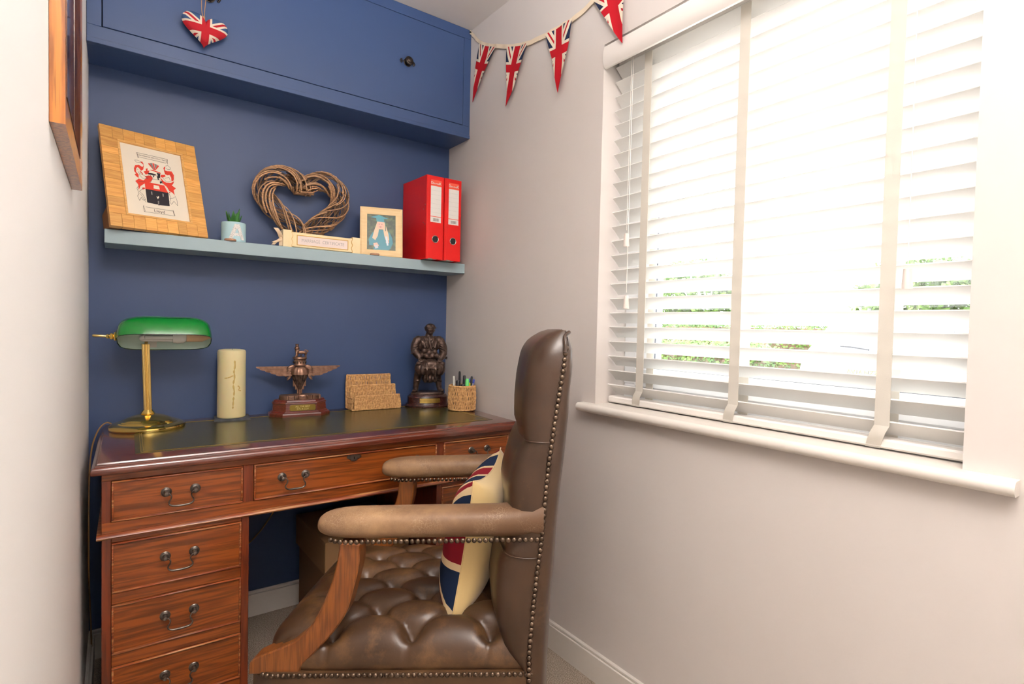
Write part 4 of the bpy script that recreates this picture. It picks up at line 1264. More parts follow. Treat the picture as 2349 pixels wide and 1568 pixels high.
SHX, SHZ = .045, .296
shm = Matrix.Translation((SHX, -.058, SHZ)) @ Matrix.Rotation(-.06, 4, 'Z') @ Matrix.Rotation(-.38, 4, 'X')
LH, RY, RZ = .128, .074, .076
def shade_pt(s, th, off=0.0):
    w_ = max(0.0, 1 - abs(s) ** 5.0) ** .42
    w_ = .30 + .70 * w_
    return Vector((s * (LH - off), (RY * w_ - off) * sin(th), (RZ * w_ - off) * cos(th) - .012))
def shade_grid(off, nu=40, nv=24):
    return lambda u, v: tuple(shm @ shade_pt(-1 + 2 * u, -1.66 + 3.32 * v, off))
so = MB(); so.grid(40, 24, shade_grid(0))
# end faces
def endcap(mb, s, off):
    ring = [shade_pt(s, -1.66 + 3.32 * k / 24, off) for k in range(25)]
    c_ = Vector((s * (LH + .001 - off), 0, -.004))
    vs_ = [tuple(shm @ q) for q in ring] + [tuple(shm @ c_)]
    mb.add(vs_, [(k, k + 1, 25) for k in range(24)])
endcap(so, -1, 0); endcap(so, 1, 0)
shade = O('glass_shade', so, M_green, lamp, 40)
si = MB(); si.grid(40, 24, shade_grid(.0022)); endcap(si, -1, .0022); endcap(si, 1, .0022)
O('shade_lining', si, M_opal, shade, 40)
rim = MB()
for v in (0, 1):
    rim.tube([tuple(shm @ shade_pt(-1 + 2 * k / 40, -1.66 + 3.32 * v, .0011)) for k in range(41)], .0016, 6)
O('shade_rim', rim, mat('dark_green_rim', (22, 70, 44), .2), shade)
# yoke: bracket from the stem to both shade ends, finial at the left
hub = shm @ Vector((-LH - .002, 0, .0))
yk = MB()
yk.M = Matrix.Translation(hub) @ Matrix.Rotation(-pi / 2, 4, 'Y')
yk.lathe([(.013, -.002), (.0145, .001), (.013, .004), (.008, .006), (.0105, .009), (.0095, .013), (.006, .015), (.0075, .019), (.006, .023), (.0045, .024)], 24)
O('shade_finial', yk, M_brass, lamp, 40)
hx, hy2, hz2 = hub
O('finial_rod', MB().tube([(hx - .02, hy2, hz2), (hx - .034, hy2 - .001, hz2 + .001), (hx - .054, hy2 - .002, hz2 + .002), (hx - .057, hy2 - .002, hz2 + .002)], [.004, .0042, .0042, .002], 12), M_brassd, lamp, 60)
O('yoke', MB().tube(cat_rom([(-.006, .0, .262), (-.005, .01, .285), (-.02, .03, .315), (-.05, .04, .325)], 4) + [(-.075, .028, .318), (hx - .004, hy2 + .006, hz2)], .0045, 8), M_brassd, lamp, 60)
# bulb lying along the shade
bm_ = shm @ Matrix.Translation((.0, -.005, .0))
bl = MB()
for dy, dz in ((-.009, -.008), (.009, -.008), (-.009, .010), (.009, .010)):
    bl.tube([tuple(bm_ @ Vector((-.055, dy, dz))), tuple(bm_ @ Vector((.02, dy, dz)))], .0068, 10)
for dz in (-.008, .010):
    bl.tube([tuple(bm_ @ Vector((-.055 - .009 * sin(q), -.009 * cos(q), dz))) for q in [pi * k / 8 for k in range(9)]], .0068, 10)
O('bulb_tubes', bl, M_cfl, lamp, 60)
bb = MB(); bb.M = bm_ @ Matrix.Rotation(pi / 2, 4, 'Y'); bb.lathe([(.001, .018), (.021, .019), (.0235, .03), (.022, .048), (.016, .056), (.001, .057)], 24)
O('bulb_base', bb, M_cfl, lamp)
bs = MB(); bs.M = bm_ @ Matrix.Rotation(pi / 2, 4, 'Y'); bs.lathe([(.001, .056), (.0175, .0565), (.0175, .1), (.012, .112), (.006, .1235), (.001, .124)], 24)
O('bulb_socket', bs, M_socket, lamp)
sk = MB(); sk.grid(3, 2, lambda u, v: tuple(shm @ (shade_pt(-.42 + .22 * u, 1.56 - .26 * v, .0028))))
O('warning_sticker', sk, M_sticker, shade, None)
cordp = cat_rom([(-.095, .05, .012), (-.11, .05, .016), (-.128, .035, -.002), (-.142, -.01, -.04), (-.1475, -.06, -.10), (-.148, -.11, -.17), (-.147, -.16, -.26), (-.147, -.15, -.4), (-.146, -.02, -.6), (-.146, .05, -.73)], 6)
O('power_cord', MB().tube(cordp, .0022, 8), M_cable, lamp, 60)

# ---- pillar candle on slate
cnd = thing('pillar_candle', 'thick ivory pillar candle with a wax drip on a slate coaster', 'candle', (.407, -.074, DZ + .0075))
pr_ = [(.044, 0), (.0455, .002), (.046, .006), (.0458, .1), (.0455, .2), (.046, .232), (.0445, .238), (.040, .241), (.030, .2425), (.022, .2395), (.012, .236), (.001, .235)]
O('wax_body', MB().lathe(pr_, 40), M_candle, cnd, 40)
O('wick', MB().tube([(0, 0, .234), (.001, 0, .240), (.003, .001, .243)], .0011, 6), M_black, cnd)
dr = MB()
def on_c(u, z, d): a = -pi / 2 - .12 + u / .046; return (cos(a) * (.0455 + d), sin(a) * (.0455 + d), z)
for path in ([(.008, .205), (.009, .185), (.006, .165), (.008, .145), (.004, .12), (.007, .095), (.005, .07), (.004, .05), (.003, .034)], [(.004, .152), (-.008, .146), (-.018, .143), (-.024, .143)], [(.018, .115), (.026, .108), (.022, .1), (.03, .096)]):
    pp = cat_rom([(a, b, 0) for a, b in path], 3)
    dr.tube([on_c(a, b, -.0014) for a, b, _ in pp], [.0016 + .0020 * abs(sin(i * 1.3)) for i in range(len(pp))], 6)
O('wax_drip', dr, M_wax2, cnd, 60)
slt = MB(); random.seed(9)
outl = []
for k in range(40):
    a = 2 * pi * k / 40; s_ = max(abs(cos(a)), abs(sin(a)))
    outl.append((.056 / s_ * cos(a) + random.uniform(-.0016, .0016), .05 / s_ * sin(a) + random.uniform(-.0016, .0016)))
slt.prism(outl, 0, .007, lambda u, v, d: (u * (1 - .02 * (d > 0)), v * (1 - .02 * (d > 0)), d))
tag(O('slate_coaster', slt, M_slate, None, 30, (.409, -.076, DZ), (0, 0, -.12)), 'rough dark slate coaster under the pillar candle', 'coaster')

# ---- winged parachute trophy
tr = thing('winged_trophy', 'bronze winged parachute badge with lion on an eight-sided wooden plinth', 'trophy', (.640, -.082, DZ), -.10)
def octo(w, d, c): return [(-w + c, -d), (w - c, -d), (w, -d + c), (w, d - c), (w - c, d), (-w + c, d), (-w, d - c), (-w, -d + c)]
pm = MB()
rings = []
for w, z in ((.108, 0), (.108, .008), (.106, .012), (.102, .0135), (.0985, .018), (.096, .019), (.094, .045), (.0965, .0465), (.0955, .051), (.092, .053), (.090, .058), (.088, .060)):
    rings.append([(x, y, z) for x, y in octo(w, w - .043, .04)])
pm.loft(rings)
O('plinth', pm, M_plinth, tr, 25)
pq = MB()
qq = [(-.042, -.011), (.042, -.011), (.046, -.007), (.046, .007), (.042, .011), (-.042, .011), (-.046, .007), (-.046, -.007)]
pq.prism(qq, -.0537, -.0512, lambda u, v, d: (u + .004, d, .032 + v))
pqo = O('plaque', pq, M_plaque, tr)
for s_, zz in (('ALL THE BEST', .0365), ('2 PL A COY', .0272)):
    o = link('plaque_lettering', text_me(s_, .0085, M_goldtext, .0002), pqo)
    o.matrix_local = Matrix.Translation((.004, -.0540, zz)) @ basis(Vector((1, 0, 0)), Vector((0, 0, 1)), Vector((0, -1, 0)))
# scroll base
sb = MB()
so_ = cat_rom([(-.073, -.012, 0), (-.062, -.03, 0), (-.03, -.037, 0), (-.012, -.038, 0), (-.006, -.028, 0), (.016, -.028, 0), (.024, -.038, 0), (.05, -.035, 0), (.07, -.026, 0), (.074, -.008, 0), (.05, .016, 0), (.02, .018, 0), (-.005, .026, 0), (-.04, .016, 0), (-.066, .014, 0)], 4, True)
sb.loft([[(x, y, .059) for x, y, _ in so_], [(x * 1.02, y * 1.02, .063) for x, y, _ in so_], [(x, y, .074) for x, y, _ in so_], [(x * .96, y * .93, .0765) for x, y, _ in so_]])
sbo = O('scroll_base', sb, M_bronze, tr, 40)
rl = MB()
for x, y in ((-.048, -.0355), (-.02, -.040), (.028, -.0385), (.044, -.0375), (.068, -.029)):
    rl.lathe([(.001, .061), (.0045, .061), (.0048, .068), (.0045, .076), (.001, .0765)], 12, (x, y, 0))
O('scroll_roll', rl, M_bronze, sbo, 40)
for s_, x, y, rz in (('IGHI', -.034, -.0395, -.08), ('THE', .005, -.0295, .02), ('STER', .057, -.0350, .22)):
    o = link('scroll_lettering', text_me(s_, .0095, M_bronzed, .0006), sbo)
    o.matrix_local = Matrix.Translation((x, y, .0685)) @ Matrix.Rotation(rz, 4, 'Z') @ basis(Vector((1, 0, 0)), Vector((0, 0, 1)), Vector((0, -1, 0)))
# tail panel behind the rigging lines
for i_, (w, z0) in enumerate(((.0235, .106), (.0165, .094), (.0095, .078))):
    O('tail_feather', MB().span(-w, w, .000 - .0015 * i_, .007 - .0015 * i_, z0, .165, .001), M_bronze, tr)
# ribbed canopy
cn = MB(); na = 72
rings = []
for i in range(9):
    t_ = i / 8; z = .152 + .034 * sin(t_ * pi / 2); rr_ = .033 * cos(t_ * pi / 2 * .93)
    rings.append([(rr_ * (1 + .05 * abs(sin(6 * a))) * cos(a), rr_ * .7 * (1 + .05 * abs(sin(6 * a))) * sin(a), z) for a in [2 * pi * k / na for k in range(na)]])
cn.loft(rings)
O('canopy', cn, M_bronze, tr, 50)
cone = MB(); rings = []
for t_ in (0, .3, .7, 1):
    rr_ = .031 * (1 - t_) + .004 * t_
    rings.append([(rr_ * (1 + .07 * cos(14 * a)) * cos(a), rr_ * .7 * (1 + .07 * cos(14 * a)) * sin(a) - .001, .1525 - .062 * t_) for a in [2 * pi * k / na for k in range(na)]])
cone.loft(rings)
O('rigging_lines', cone, M_bronzed, tr, 50)
O('spindle', MB().tube([(0, -.004, .094), (0, -.004, .07)], .0055, 12), M_bronze, tr)
# wings: long feathers stepping back, short covert feathers near the canopy
for s in (-1, 1):
    for i_, (x0, x1, z, h_) in enumerate(((.016, .152, .1795, .0082), (.018, .140, .1725, .0078), (.020, .122, .1655, .0078), (.022, .104, .1585, .0078), (.022, .086, .1515, .0078))):
        ln = [(x0, -h_ / 2), (x1 - .012, -h_ / 2), (x1 - .003, -.001), (x1, h_ * .42), (x1 - .004, h_ / 2), (x0, h_ / 2)]
        O('wing_feather', MB().prism([(s * a, b + z) for a, b in ln], -.0028 * i_ + .002, -.0028 * i_ + .008, lambda u, v, d: (u, d, v)), M_bronze, tr)
    for k in range(7):
        z = .172 - .0058 * k; x = s * (.036 + .0022 * k * (1 if k < 5 else .2)); 
        O('covert_feather', MB().ell((x, -.0045, z), (.010, .0035, .0036), 10, 6, Matrix.Rotation(s * (.35 + .06 * k), 3, 'Y')), M_bronze, tr, 60)
    O('wing_shoulder', MB().ell((s * .032, -.002, .178), (.016, .005, .010), 14, 8, Matrix.Rotation(s * .5, 3, 'Y')), M_bronze, tr, 60)
cw = MB().lathe([(.0215, .186), (.022, .189), (.0205, .191), (.0215, .207), (.0225, .2095), (.0245, .211), (.026, .214), (.0245, .2175), (.019, .2195), (.001, .220)], 40, sy=.85)
cwo = O('crown', cw, M_bronze, tr, 40)
cd = MB()
for k in range(12):
    a = 2 * pi * k / 12
    cd.ell((.0215 * cos(a), .0183 * sin(a), .1995), (.0028, .0028, .0055), 8, 6)
O('crown_ornament', cd, M_bronzed, cwo, 60)
li = MB()
li.ell((.006, 0, .2365), (.0175, .0068, .0068), 14, 8); li.ell((-.0090, 0, .2425), (.0088, .0080, .011), 14, 8)
li.ell((-.0105, -.001, .2525), (.0090, .0086, .0085), 14, 8); li.ell((-.0125, -.0055, .2525), (.0042, .004, .0036), 10, 6)
for x, y, kx in ((-.0125, -.004, -.015), (-.0075, .004, -.0095)):
    li.tube([(x, y, .238), (kx + .002, y, .228), (kx, y, .2205)], [.0044, .0034, .0030], 8); li.ell((kx - .002, y, .2205), (.0036, .0024, .0018), 8, 6)
for y in (-.004, .004):
    li.tube([(.018, y, .236), (.0225, y, .2305), (.0195, y, .2265), (.023, y, .2205)], [.0062, .0046, .0032, .0030], 8); li.ell((.0205, y, .2205), (.0036, .0024, .0018), 8, 6)
li.tube(cat_rom([(.022, 0, .2385), (.028, 0, .2375), (.031, 0, .2415), (.026, 0, .2435), (.020, 0, .2455), (.017, 0, .2435)], 3), .0019, 6)
lm_ = remesh(li, .0011, 2); lm_.materials.append(M_bronze)
lio = link('lion', lm_, tr)
O('lion_crown', MB().lathe([(.0052, .2595), (.006, .2605), (.0052, .2625), (.0062, .2665), (.0068, .268), (.003, .2675)], 16, (-.0105, -.001, 0)), M_bronze, lio, 40)
O('ground_ornament', MB().ell((.004, -.001, .2245), (.0045, .0045, .0042), 10, 6), M_bronzed, tr, 60)

# ---- woven letter rack
rope_n = 0
def woven(parent, F, nu, rows, name, r=.0021, amp=.0022, depth_out=1.0):
    """F(u, v, d) -> point; upright strands woven over rows"""
    mb = MB()
    for k in range(nu):
        u = (k + .5) / nu
        pts = []
        n_ = rows * 4
        for i in range(n_ + 1):
            v = i / n_
            d = amp * sin(pi * v * rows + (pi if k % 2 else 0))
            pts.append(F(u + .25 / nu * sin(v * 9 + k), v, d + amp))
        mb.tube(pts, r * random.uniform(.85, 1.15), 5)
    for j in range(rows + 1):
        v = j / rows
        pts = [F(i / 24, v, amp + .0004 * sin(i * 2.1 + j)) for i in range(25)]
        mb.tube(pts, r * (1.5 if j in (0, rows) else 1.0), 5)
    o = O(name, mb, M_rope, parent, 60)
    return o
random.seed(15)
rk = thing('letter_rack', 'woven seagrass letter rack with three stepped pockets on the desk', 'letter rack', (.838, -.115, DZ + .004), -.03)
for (x0, x1, y, h, rows) in ((-.004, .186, .070, .132, 6), (.004, .194, .036, .092, 4), (.010, .202, .002, .052, 3)):
    woven(rk, lambda u, v, d: (x0 + (x1 - x0) * u + .012 * v * 0, y - d + .01 * v, h * v), 56, rows, 'woven_panel')
    fr_ = MB()
    fr_.tube(cat_rom([(x0, y, 0), (x0, y + .005, h * .5), (x0 + .004, y + .01, h - .003), (x0 + .012, y + .01, h), ((x0 + x1) / 2, y + .01, h), (x1 - .012, y + .01, h), (x1 - .004, y + .01, h - .003), (x1, y + .005, h * .5), (x1, y, 0)], 5), .0042, 7)
    O('rope_edge', fr_, M_rope, rk, 60)
for s, x in ((-1, .001), (1, .196)):
    woven(rk, lambda u, v, d: (x + s * d, .002 + .070 * u, .045 * v), 12, 2, 'side_panel')
O('base_panel', MB().span(-.002, .2, .002, .074, -.003, .002, .001), M_rope, rk)

# ---- seagrass pen pot and pens
pp = thing('pen_pot', 'round seagrass pot holding pens at the right end of the desk', 'pen pot', (1.243, -.282, DZ + .0035))
def cyl(u, v, d): a = 2 * pi * u; rr_ = .0515 + d + .002 * sin(pi * v); return (rr_ * cos(a), rr_ * sin(a), .096 * v)
woven(pp, cyl, 86, 5, 'woven_side')
O('rope_edge', MB().tube([(.053 * cos(2 * pi * k / 32), .053 * sin(2 * pi * k / 32), .097) for k in range(32)], .0045, 7, True), M_rope, pp, 60)
O('rope_edge', MB().tube([(.054 * cos(2 * pi * k / 32), .054 * sin(2 * pi * k / 32), .002) for k in range(32)], .0045, 7, True), M_rope, pp, 60)
O('pot_liner', MB().lathe([(.0495, .002), (.050, .09), (.0485, .09), (.048, .006), (.001, .005), (.001, .002)], 32), M_dark, pp)
def pen(label, x, y, z, l, r, tx, ty, c, cc, capl=.4, name='pen'):
    t = thing(name, label, 'pen', (1.243 + x, -.282 + y, DZ + .010), 0)
    d = Vector((tx, ty, 1)).normalized()
    t.rotation_euler = Vector((0, 0, 1)).rotation_difference(d).to_euler()
    O('barrel', MB().lathe([(r * .3, 0), (r * .8, .012), (r, .02), (r, l * (1 - capl) + .001)], 12), c, t, 40)
    cp = O('cap', MB().lathe([(r * 1.08, l * (1 - capl)), (r * 1.12, l * (1 - capl) + .002), (r * 1.05, l * .96), (r * .75, l), (r * .1, l + .0005)], 12), cc, t, 40)
    O('clip', MB().span(-.0014, .0014, -r * 1.5, -r * 1.05, l * .72, l * .97, .0004), cc, cp)
M_lime = mat('lime_plastic', (120, 224, 130), .35); M_yel = mat('yellow_plastic', (236, 236, 40), .35); M_bluecap = mat('blue_plastic', (70, 90, 200), .4); M_clear = mat('clear_plastic', (214, 214, 208), .2); M_whitep = mat('white_pen', (232, 230, 226), .3); M_blackp = mat('black_pen', (34, 34, 40), .35)
pen('white ballpoint pen leaning at the left of the pen pot', -.030, .004, 0, .132, .0045, -.06, .02, M_whitep, M_clear)
pen('fat black marker standing in the pen pot', -.024, -.012, 0, .115, .0095, -.02, .02, M_blackp, M_blackp, .45, 'marker')
pen('tall slim black pen, tallest in the pen pot', -.006, .010, 0, .150, .0045, .02, .05, M_blackp, M_blackp, .5)
pen('short black marker cap low in the pen pot', -.010, -.022, 0, .1, .009, 0, .0, M_blackp, M_blackp, .4, 'marker')
pen('bright green highlighter in the pen pot', .006, -.024, 0, .122, .0078, .03, .0, M_lime, M_lime, .35, 'highlighter')
pen('black pen with a hooked clip behind the green highlighter', .016, .014, 0, .132, .006, .05, .05, M_blackp, M_blackp, .35)
pen('yellow highlighter low in the pen pot', .020, -.008, 0, .104, .0065, .06, -.02, M_yel, M_yel, .3, 'highlighter')
pen('clear ballpoint pen with a black cap at the right of the pen pot', .028, -.008, 0, .13, .0045, .1, .0, M_clear, M_blackp, .3)
pen('clear ballpoint pen with a blue end leaning furthest right', .034, -.002, 0, .118, .004, .17, -.03, M_clear, M_bluecap, .14)
pen('clear ballpoint pen with a blue end beside the rightmost pen', .031, .012, 0, .118, .004, .13, .03, M_clear, M_bluecap, .14)

# ---- bronze soldier on an oval plinth
sd = thing('soldier_statue', 'dark bronze statue of a helmeted soldier carrying a large pack on an oval plinth', 'statue', (1.168, -.118, DZ), -.30)
O('plinth', MB().lathe([(.098, 0), (.099, .006), (.095, .009), (.0935, .0135), (.089, .015), (.087, .019), (.0865, .04), (.0885, .0415), (.087, .045), (.083, .0475), (.081, .051), (.077, .053), (.001, .0535)], 64, sy=.72), M_plinthd, sd, 30)
pq = MB(); 
def on_pl(u, v, d):
    a = -pi / 2 + u / .082
    return ((.0865 + d) * cos(a), (.0865 * .72 + d) * sin(a), .030 + v)
pq.grid(16, 1, lambda u, v: on_pl(-.042 + .084 * u, -.0095 + .019 * v, .0016)); pq.grid(16, 1, lambda u, v: on_pl(-.042 + .084 * u, -.0095 + .019 * v, .0002))
pqo = O('plaque', pq, M_plaque2, sd, 40)
en = MB()
for zz in (-.0045, 0, .0045):
    for k in range(9):
        en.add([on_pl(-.026 + .006 * k, zz - .0006, .0019), on_pl(-.0215 + .006 * k, zz - .0006, .0019), on_pl(-.0215 + .006 * k, zz + .0006, .0019), on_pl(-.026 + .006 * k, zz + .0006, .0019)], [(0, 1, 2, 3)])
O('engraving', en, M_engr, pqo, None)
for s in (-1, 1):
    q = on_pl(s * .038, 0, .002); O('plaque_screw', MB().ell(q, (.0016, .0012, .0016), 10, 6), M_engr, pqo)
gb = MB(); random.seed(4)
ol = [(.07 * cos(2 * pi * k / 24) * random.uniform(.94, 1.05), .042 * sin(2 * pi * k / 24) * random.uniform(.94, 1.05)) for k in range(24)]
gb.loft([[(x, y, .053) for x, y in ol], [(x * 1.01, y * 1.01, .058) for x, y in ol], [(x * .95, y * .94, .063) for x, y in ol]])
O('ground_block', gb, M_bronzed, sd, 40)
S = MB(); Z0 = .062
def T(pts, rr): S.tube([(x, y, z + Z0) for x, y, z in cat_rom(pts, 3)], [rr[min(len(rr) - 1, int(i / 3))] + (rr[min(len(rr) - 1, int(i / 3) + 1)] - rr[min(len(rr) - 1, int(i / 3))]) * ((i % 3) / 3) for i in range(3 * (len(pts) - 1) + 1)], 12)
def E_(c, r, R=None): S.ell((c[0], c[1], c[2] + Z0), r, 14, 10, R)
T([(-.052, 0, .006), (-.051, .0, .03), (-.044, -.004, .072), (-.024, 0, .132)], [.0105, .0125, .0175, .023])
T([(.052, 0, .006), (.048, 0, .03), (.040, -.002, .072), (.022, 0, .132)], [.0105, .0125, .017, .023])
E_((-.056, -.008, .006), (.012, .018, .0085), Matrix.Rotation(-.5, 3, 'Z')); E_((.056, -.008, .006), (.012, .018, .0085), Matrix.Rotation(.5, 3, 'Z'))
E_((0, .002, .136), (.043, .030, .026)); E_((0, .002, .165), (.040, .029, .032)); E_((0, .002, .198), (.047, .031, .034)); E_((0, .004, .222), (.048, .027, .022))
E_((-.044, .002, .222), (.020, .021, .021)); E_((.044, .002, .222), (.020, .021, .021))
T([(-.047, .002, .226), (-.058, -.002, .200), (-.060, -.008, .180), (-.050, -.026, .160), (-.038, -.036, .146)], [.0195, .0190, .0180, .0150, .0095])
T([(.047, .002, .226), (.060, -.002, .200), (.064, -.006, .176), (.056, -.024, .154), (.044, -.036, .140)], [.0195, .0190, .0180, .0150, .0095])
for s in (-1, 1):
    for f_ in range(4):
        T([(s * .040, -.040, .144), (s * (.034 + .004 * f_), -.051, .140 - .002 * f_), (s * (.032 + .004 * f_), -.055, .132)], [.0032, .003, .0026])
    T([(s * .046, -.036, .146), (s * .050, -.046, .142), (s * .048, -.052, .136)], [.0034, .003, .0026])
    for k in range(4):      # creased sleeves
        E_((s * (.057 + .002 * k), -.004 - .003 * k, .206 - .011 * k), (.0195, .0190, .0035), Matrix.Rotation(s * .5, 3, 'Y'))
T([(0, .002, .235), (.003, .0, .252), (.005, -.002, .262)], [.018, .0150, .015])
E_((.006, -.004, .270), (.0185, .021, .0225)); E_((.0035, -.0255, .266), (.0034, .0055, .005)); E_((.004, -.019, .2545), (.010, .008, .006)); E_((.004, -.0225, .2595), (.0065, .004, .0022))
for s in (-1, 1):
    E_((.006 + s * .0185, -.001, .267), (.0035, .005, .006)); E_((.004 + s * .0075, -.0215, .2695), (.0042, .003, .0022))
for x, z in ((-.024, .178), (.022, .175), (0.0, .172), (-.034, .158), (.034, .156), (-.012, .156), (.012, .156)): E_((x, -.027, z), (.0115, .010, .0120))
E_((0, -.004, .150), (.043, .031, .006))
for x in (-.030, -.012, .010, .028): E_((x, -.026, .206), (.0065, .007, .020), Matrix.Rotation(x * 8, 3, 'Y'))
for s in (-1, 1): T([(s * .028, -.004, .240), (s * .026, -.028, .215), (s * .02, -.034, .19)], [.0055, .0055, .0055])
T([(-.004, -.026, .240), (.0, -.034, .21), (.006, -.036, .185)], [.0045, .0050, .0045])
for s in (-1, 1):
    for k in range(3): E_((s * (.046 - .005 * k), -.004, .05 + .025 * k), (.0165 + .002 * k, .0165 + .002 * k, .004), Matrix.Rotation(s * .3, 3, 'Y'))
sm2 = remesh(S, .0021, 2); sm2.materials.append(M_bronzed)
link('figure', sm2, sd)
hm_ = MB()
rings = []
for i in range(9):
    t_ = i / 8 * pi / 2
    rings.append([(.006 + .0245 * cos(t_) * cos(a), -.002 + .0262 * cos(t_) * sin(a), Z0 + .272 + .0235 * sin(t_) + (.003 * cos(a) if i == 0 else 0)) for a in [2 * pi * k / 24 for k in range(24)]])
hm_.loft(rings)
hmo = O('helmet', hm_, M_bronzed, sd, 50)
gg = MB()
for s in (-1, 1):
    gg.M = Matrix.Translation((.004 + s * .0095, -.0235, Z0 + .284)) @ Matrix.Rotation(s * .35, 4, 'Z') @ Matrix.Rotation(pi / 2 - .35, 4, 'X')
    gg.lathe([(.0075, -.001), (.0078, .0035), (.0060, .0042), (.0055, .002), (.001, .0022)], 16)
gg.M = None
gg.tube([(.006 + .0245 * cos(a), -.002 + .0262 * sin(a), Z0 + .277) for a in [2 * pi * k / 24 for k in range(24)]], .0024, 6, True)
O('goggles', gg, M_bronzed, hmo, 50)
S = MB()
def E2(c, r, R=None): S.ell((c[0], c[1], c[2] + Z0), r, 14, 10, R)
E2((0, -.044, .106), (.054, .027, .036)); E2((-.045, -.044, .104), (.021, .024, .031)); E2((.045, -.044, .104), (.021, .024, .031)); E2((0, -.050, .122), (.040, .024, .022))
for x in (-.034, -.012, .012, .034): E2((x, -.068, .100), (.0118, .010, .022))
for x in (-.05, -.022, .024, .05): E2((x, -.056, .126), (.012, .012, .010))
E2((0, -.038, .062), (.034, .023, .020)); E2((0, -.038, .084), (.040, .024, .012))
for x in (-.022, -.002, .02): E2((x, -.056, .060), (.0095, .009, .016))
for x0 in (-.022, .022):
    S.tube([(x0, -.034, Z0 + .142), (x0 * .9, -.070, Z0 + .128), (x0 * .85, -.081, Z0 + .10), (x0 * .8, -.066, Z0 + .062)], .0038, 8)
S.tube([(-.062, -.05, Z0 + .104), (-.03, -.078, Z0 + .108), (.03, -.078, Z0 + .108), (.062, -.05, Z0 + .104)], .0034, 8)
pk = remesh(S, .0022, 1); pk.materials.append(M_bronzed)
link('pack', pk, sd)
O('rifle_butt', MB().tube([(.060, .012, Z0 + .20), (.068, .006, Z0 + .165), (.074, -.004, Z0 + .148), (.081, -.008, Z0 + .147)], [.004, .005, .006, .0065], 10), M_bronzed, sd, 50)

# ---- under the desk
bxs = thing('cardboard_box', 'brown lidded cardboard storage box in the shadow under the desk', 'box', (.795, -.235, 0), .02)
O('carton', MB().span(-.145, .145, -.16, .16, 0, .33, .002), M_card, bxs)
ld_ = MB(); ld_.span(-.155, .155, -.17, .17, .376, .382, .001); ld_.span(-.155, .155, -.17, -.165, .27, .377, .001); ld_.span(-.155, .155, .165, .17, .27, .377, .001); ld_.span(-.155, -.150, -.165, .165, .27, .377, .001); ld_.span(.150, .155, -.165, .165, .27, .377, .001)
O('lid', ld_, M_cardl, bxs)
pk_ = thing('wrapped_packet', 'grey plastic-wrapped packet lying on the cardboard box under the desk', 'packet', (.835, -.205, .3825), .15)
O('wrapping', MB().box((0, 0, .014), (.16, .12, .028), .010), M_polybag, pk_)
O('address_label', MB().span(-.03, .06, -.04, .03, .0278, .0286), M_pgrey, pk_)
cbw = MB().tube(cat_rom([(.622, -.008, .585), (.615, -.007, .50), (.575, -.007, .40), (.50, -.007, .30), (.40, -.007, .235), (.30, -.007, .20)], 6), .0022, 6)
tag(O('wall_cable', cbw, M_cable, None, 60), 'thin brown cable hanging across the blue wall under the desk', 'cable')

# ================================================================== LEATHER DESK CHAIR
# local frame: x forward, y to the sitter's left (towards the camera), z up
CH_A = radians(140.5)
chair = thing('desk_chair', 'high-backed brown leather desk chair with wooden arms, brass nails and buttoned seat', 'chair', (.968, -1.151, 0), CH_A)
HW = .275
def interp(tab, z):
    if z <= tab[0][0]: return tab[0][1]
    for (a, b), (c, d) in zip(tab[:-1], tab[1:]):
        if a <= z <= c: return b + (d - b) * (z - a) / (c - a)
    return tab[-1][1]
T_stud = [(.30, .019), (.377, .019), (.434, .020), (.50, .016), (.556, .012), (.622, .006), (.675, 0), (.715, -.003), (.78, -.007), (.845, -.012), (.909, -.020), (.973, -.028), (1.037, -.037), (1.088, -.043), (1.12, -.045)]
T_front = [(.30, .03), (.391, .030), (.405, .050), (.43, .078), (.495, .098), (.551, .103), (.617, .096), (.655, .084), (.70, .070), (.744, .074), (.776, .078), (.823, .068), (.874, .055), (.887, .051), (.962, .050), (1.017, .046), (1.067, .037), (1.09, .026), (1.104, .012), (1.115, -.004), (1.1215, -.02)]
T_rear = [(.30, -.012), (.372, -.012), (.455, -.014), (.53, -.017), (.595, -.022), (.688, -.027), (.781, -.034), (.855, -.041), (.938, -.048), (.992, -.051), (1.038, -.056), (1.083, -.056), (1.10, -.052), (1.115, -.044), (1.1215, -.036)]
def rail_z(x): return .389 - .0676 * x
zs = [.33 + .7 * k / 42 for k in range(43)] + [1.045, 1.06, 1.072, 1.083, 1.093, 1.102, 1.109, 1.115, 1.119, 1.1215]
def back_ring(z, front):
    xs, xf, xr = interp(T_stud, z), interp(T_front, z), interp(T_rear, z)
    w = HW
    if z > 1.03: w = HW - .030 * ((z - 1.03) / .092) ** 2.2
    # soft pinch along the seams across the front cushion
    pinch = .012 * exp(-((z - .884) / .016) ** 2) + .007 * exp(-((z - .644) / .012) ** 2)
    if front:
        d = xf - xs
        half = [(xs + .002, w - .001), (xs + d * .30, w + .003), (xs + d * .60, w - .004), (xs + d * .86 - pinch * .5, w - .018), (xs + d * 1.0 - pinch, w - .045), (xs + d * 1.10 + .004 - pinch, w - .10), (xs + d * 1.16 + .010 - pinch, w - .18), (xs + d * 1.18 + .012 - pinch, 0)]
        ring = [(x, y, z) for x, y in half] + [(x, -y, z) for x, y in reversed(half[:-1])]
        return ring
    d = xs - xr
    half = [(xs + .004, w - .004), (xs - .002, w + .0005), (xs - d * .45, w + .002), (xs - d * .85, w - .004), (xs - d * 1.05, w - .016), (xs - d * 1.25, w - .07), (xs - d * 1.35, 0)]
    return [(x, y, z) for x, y in half] + [(x, -y, z) for x, y in reversed(half[:-1])]
O('backrest', MB().loft([back_ring(z, True) for z in zs]), M_leatherback, chair, 60)
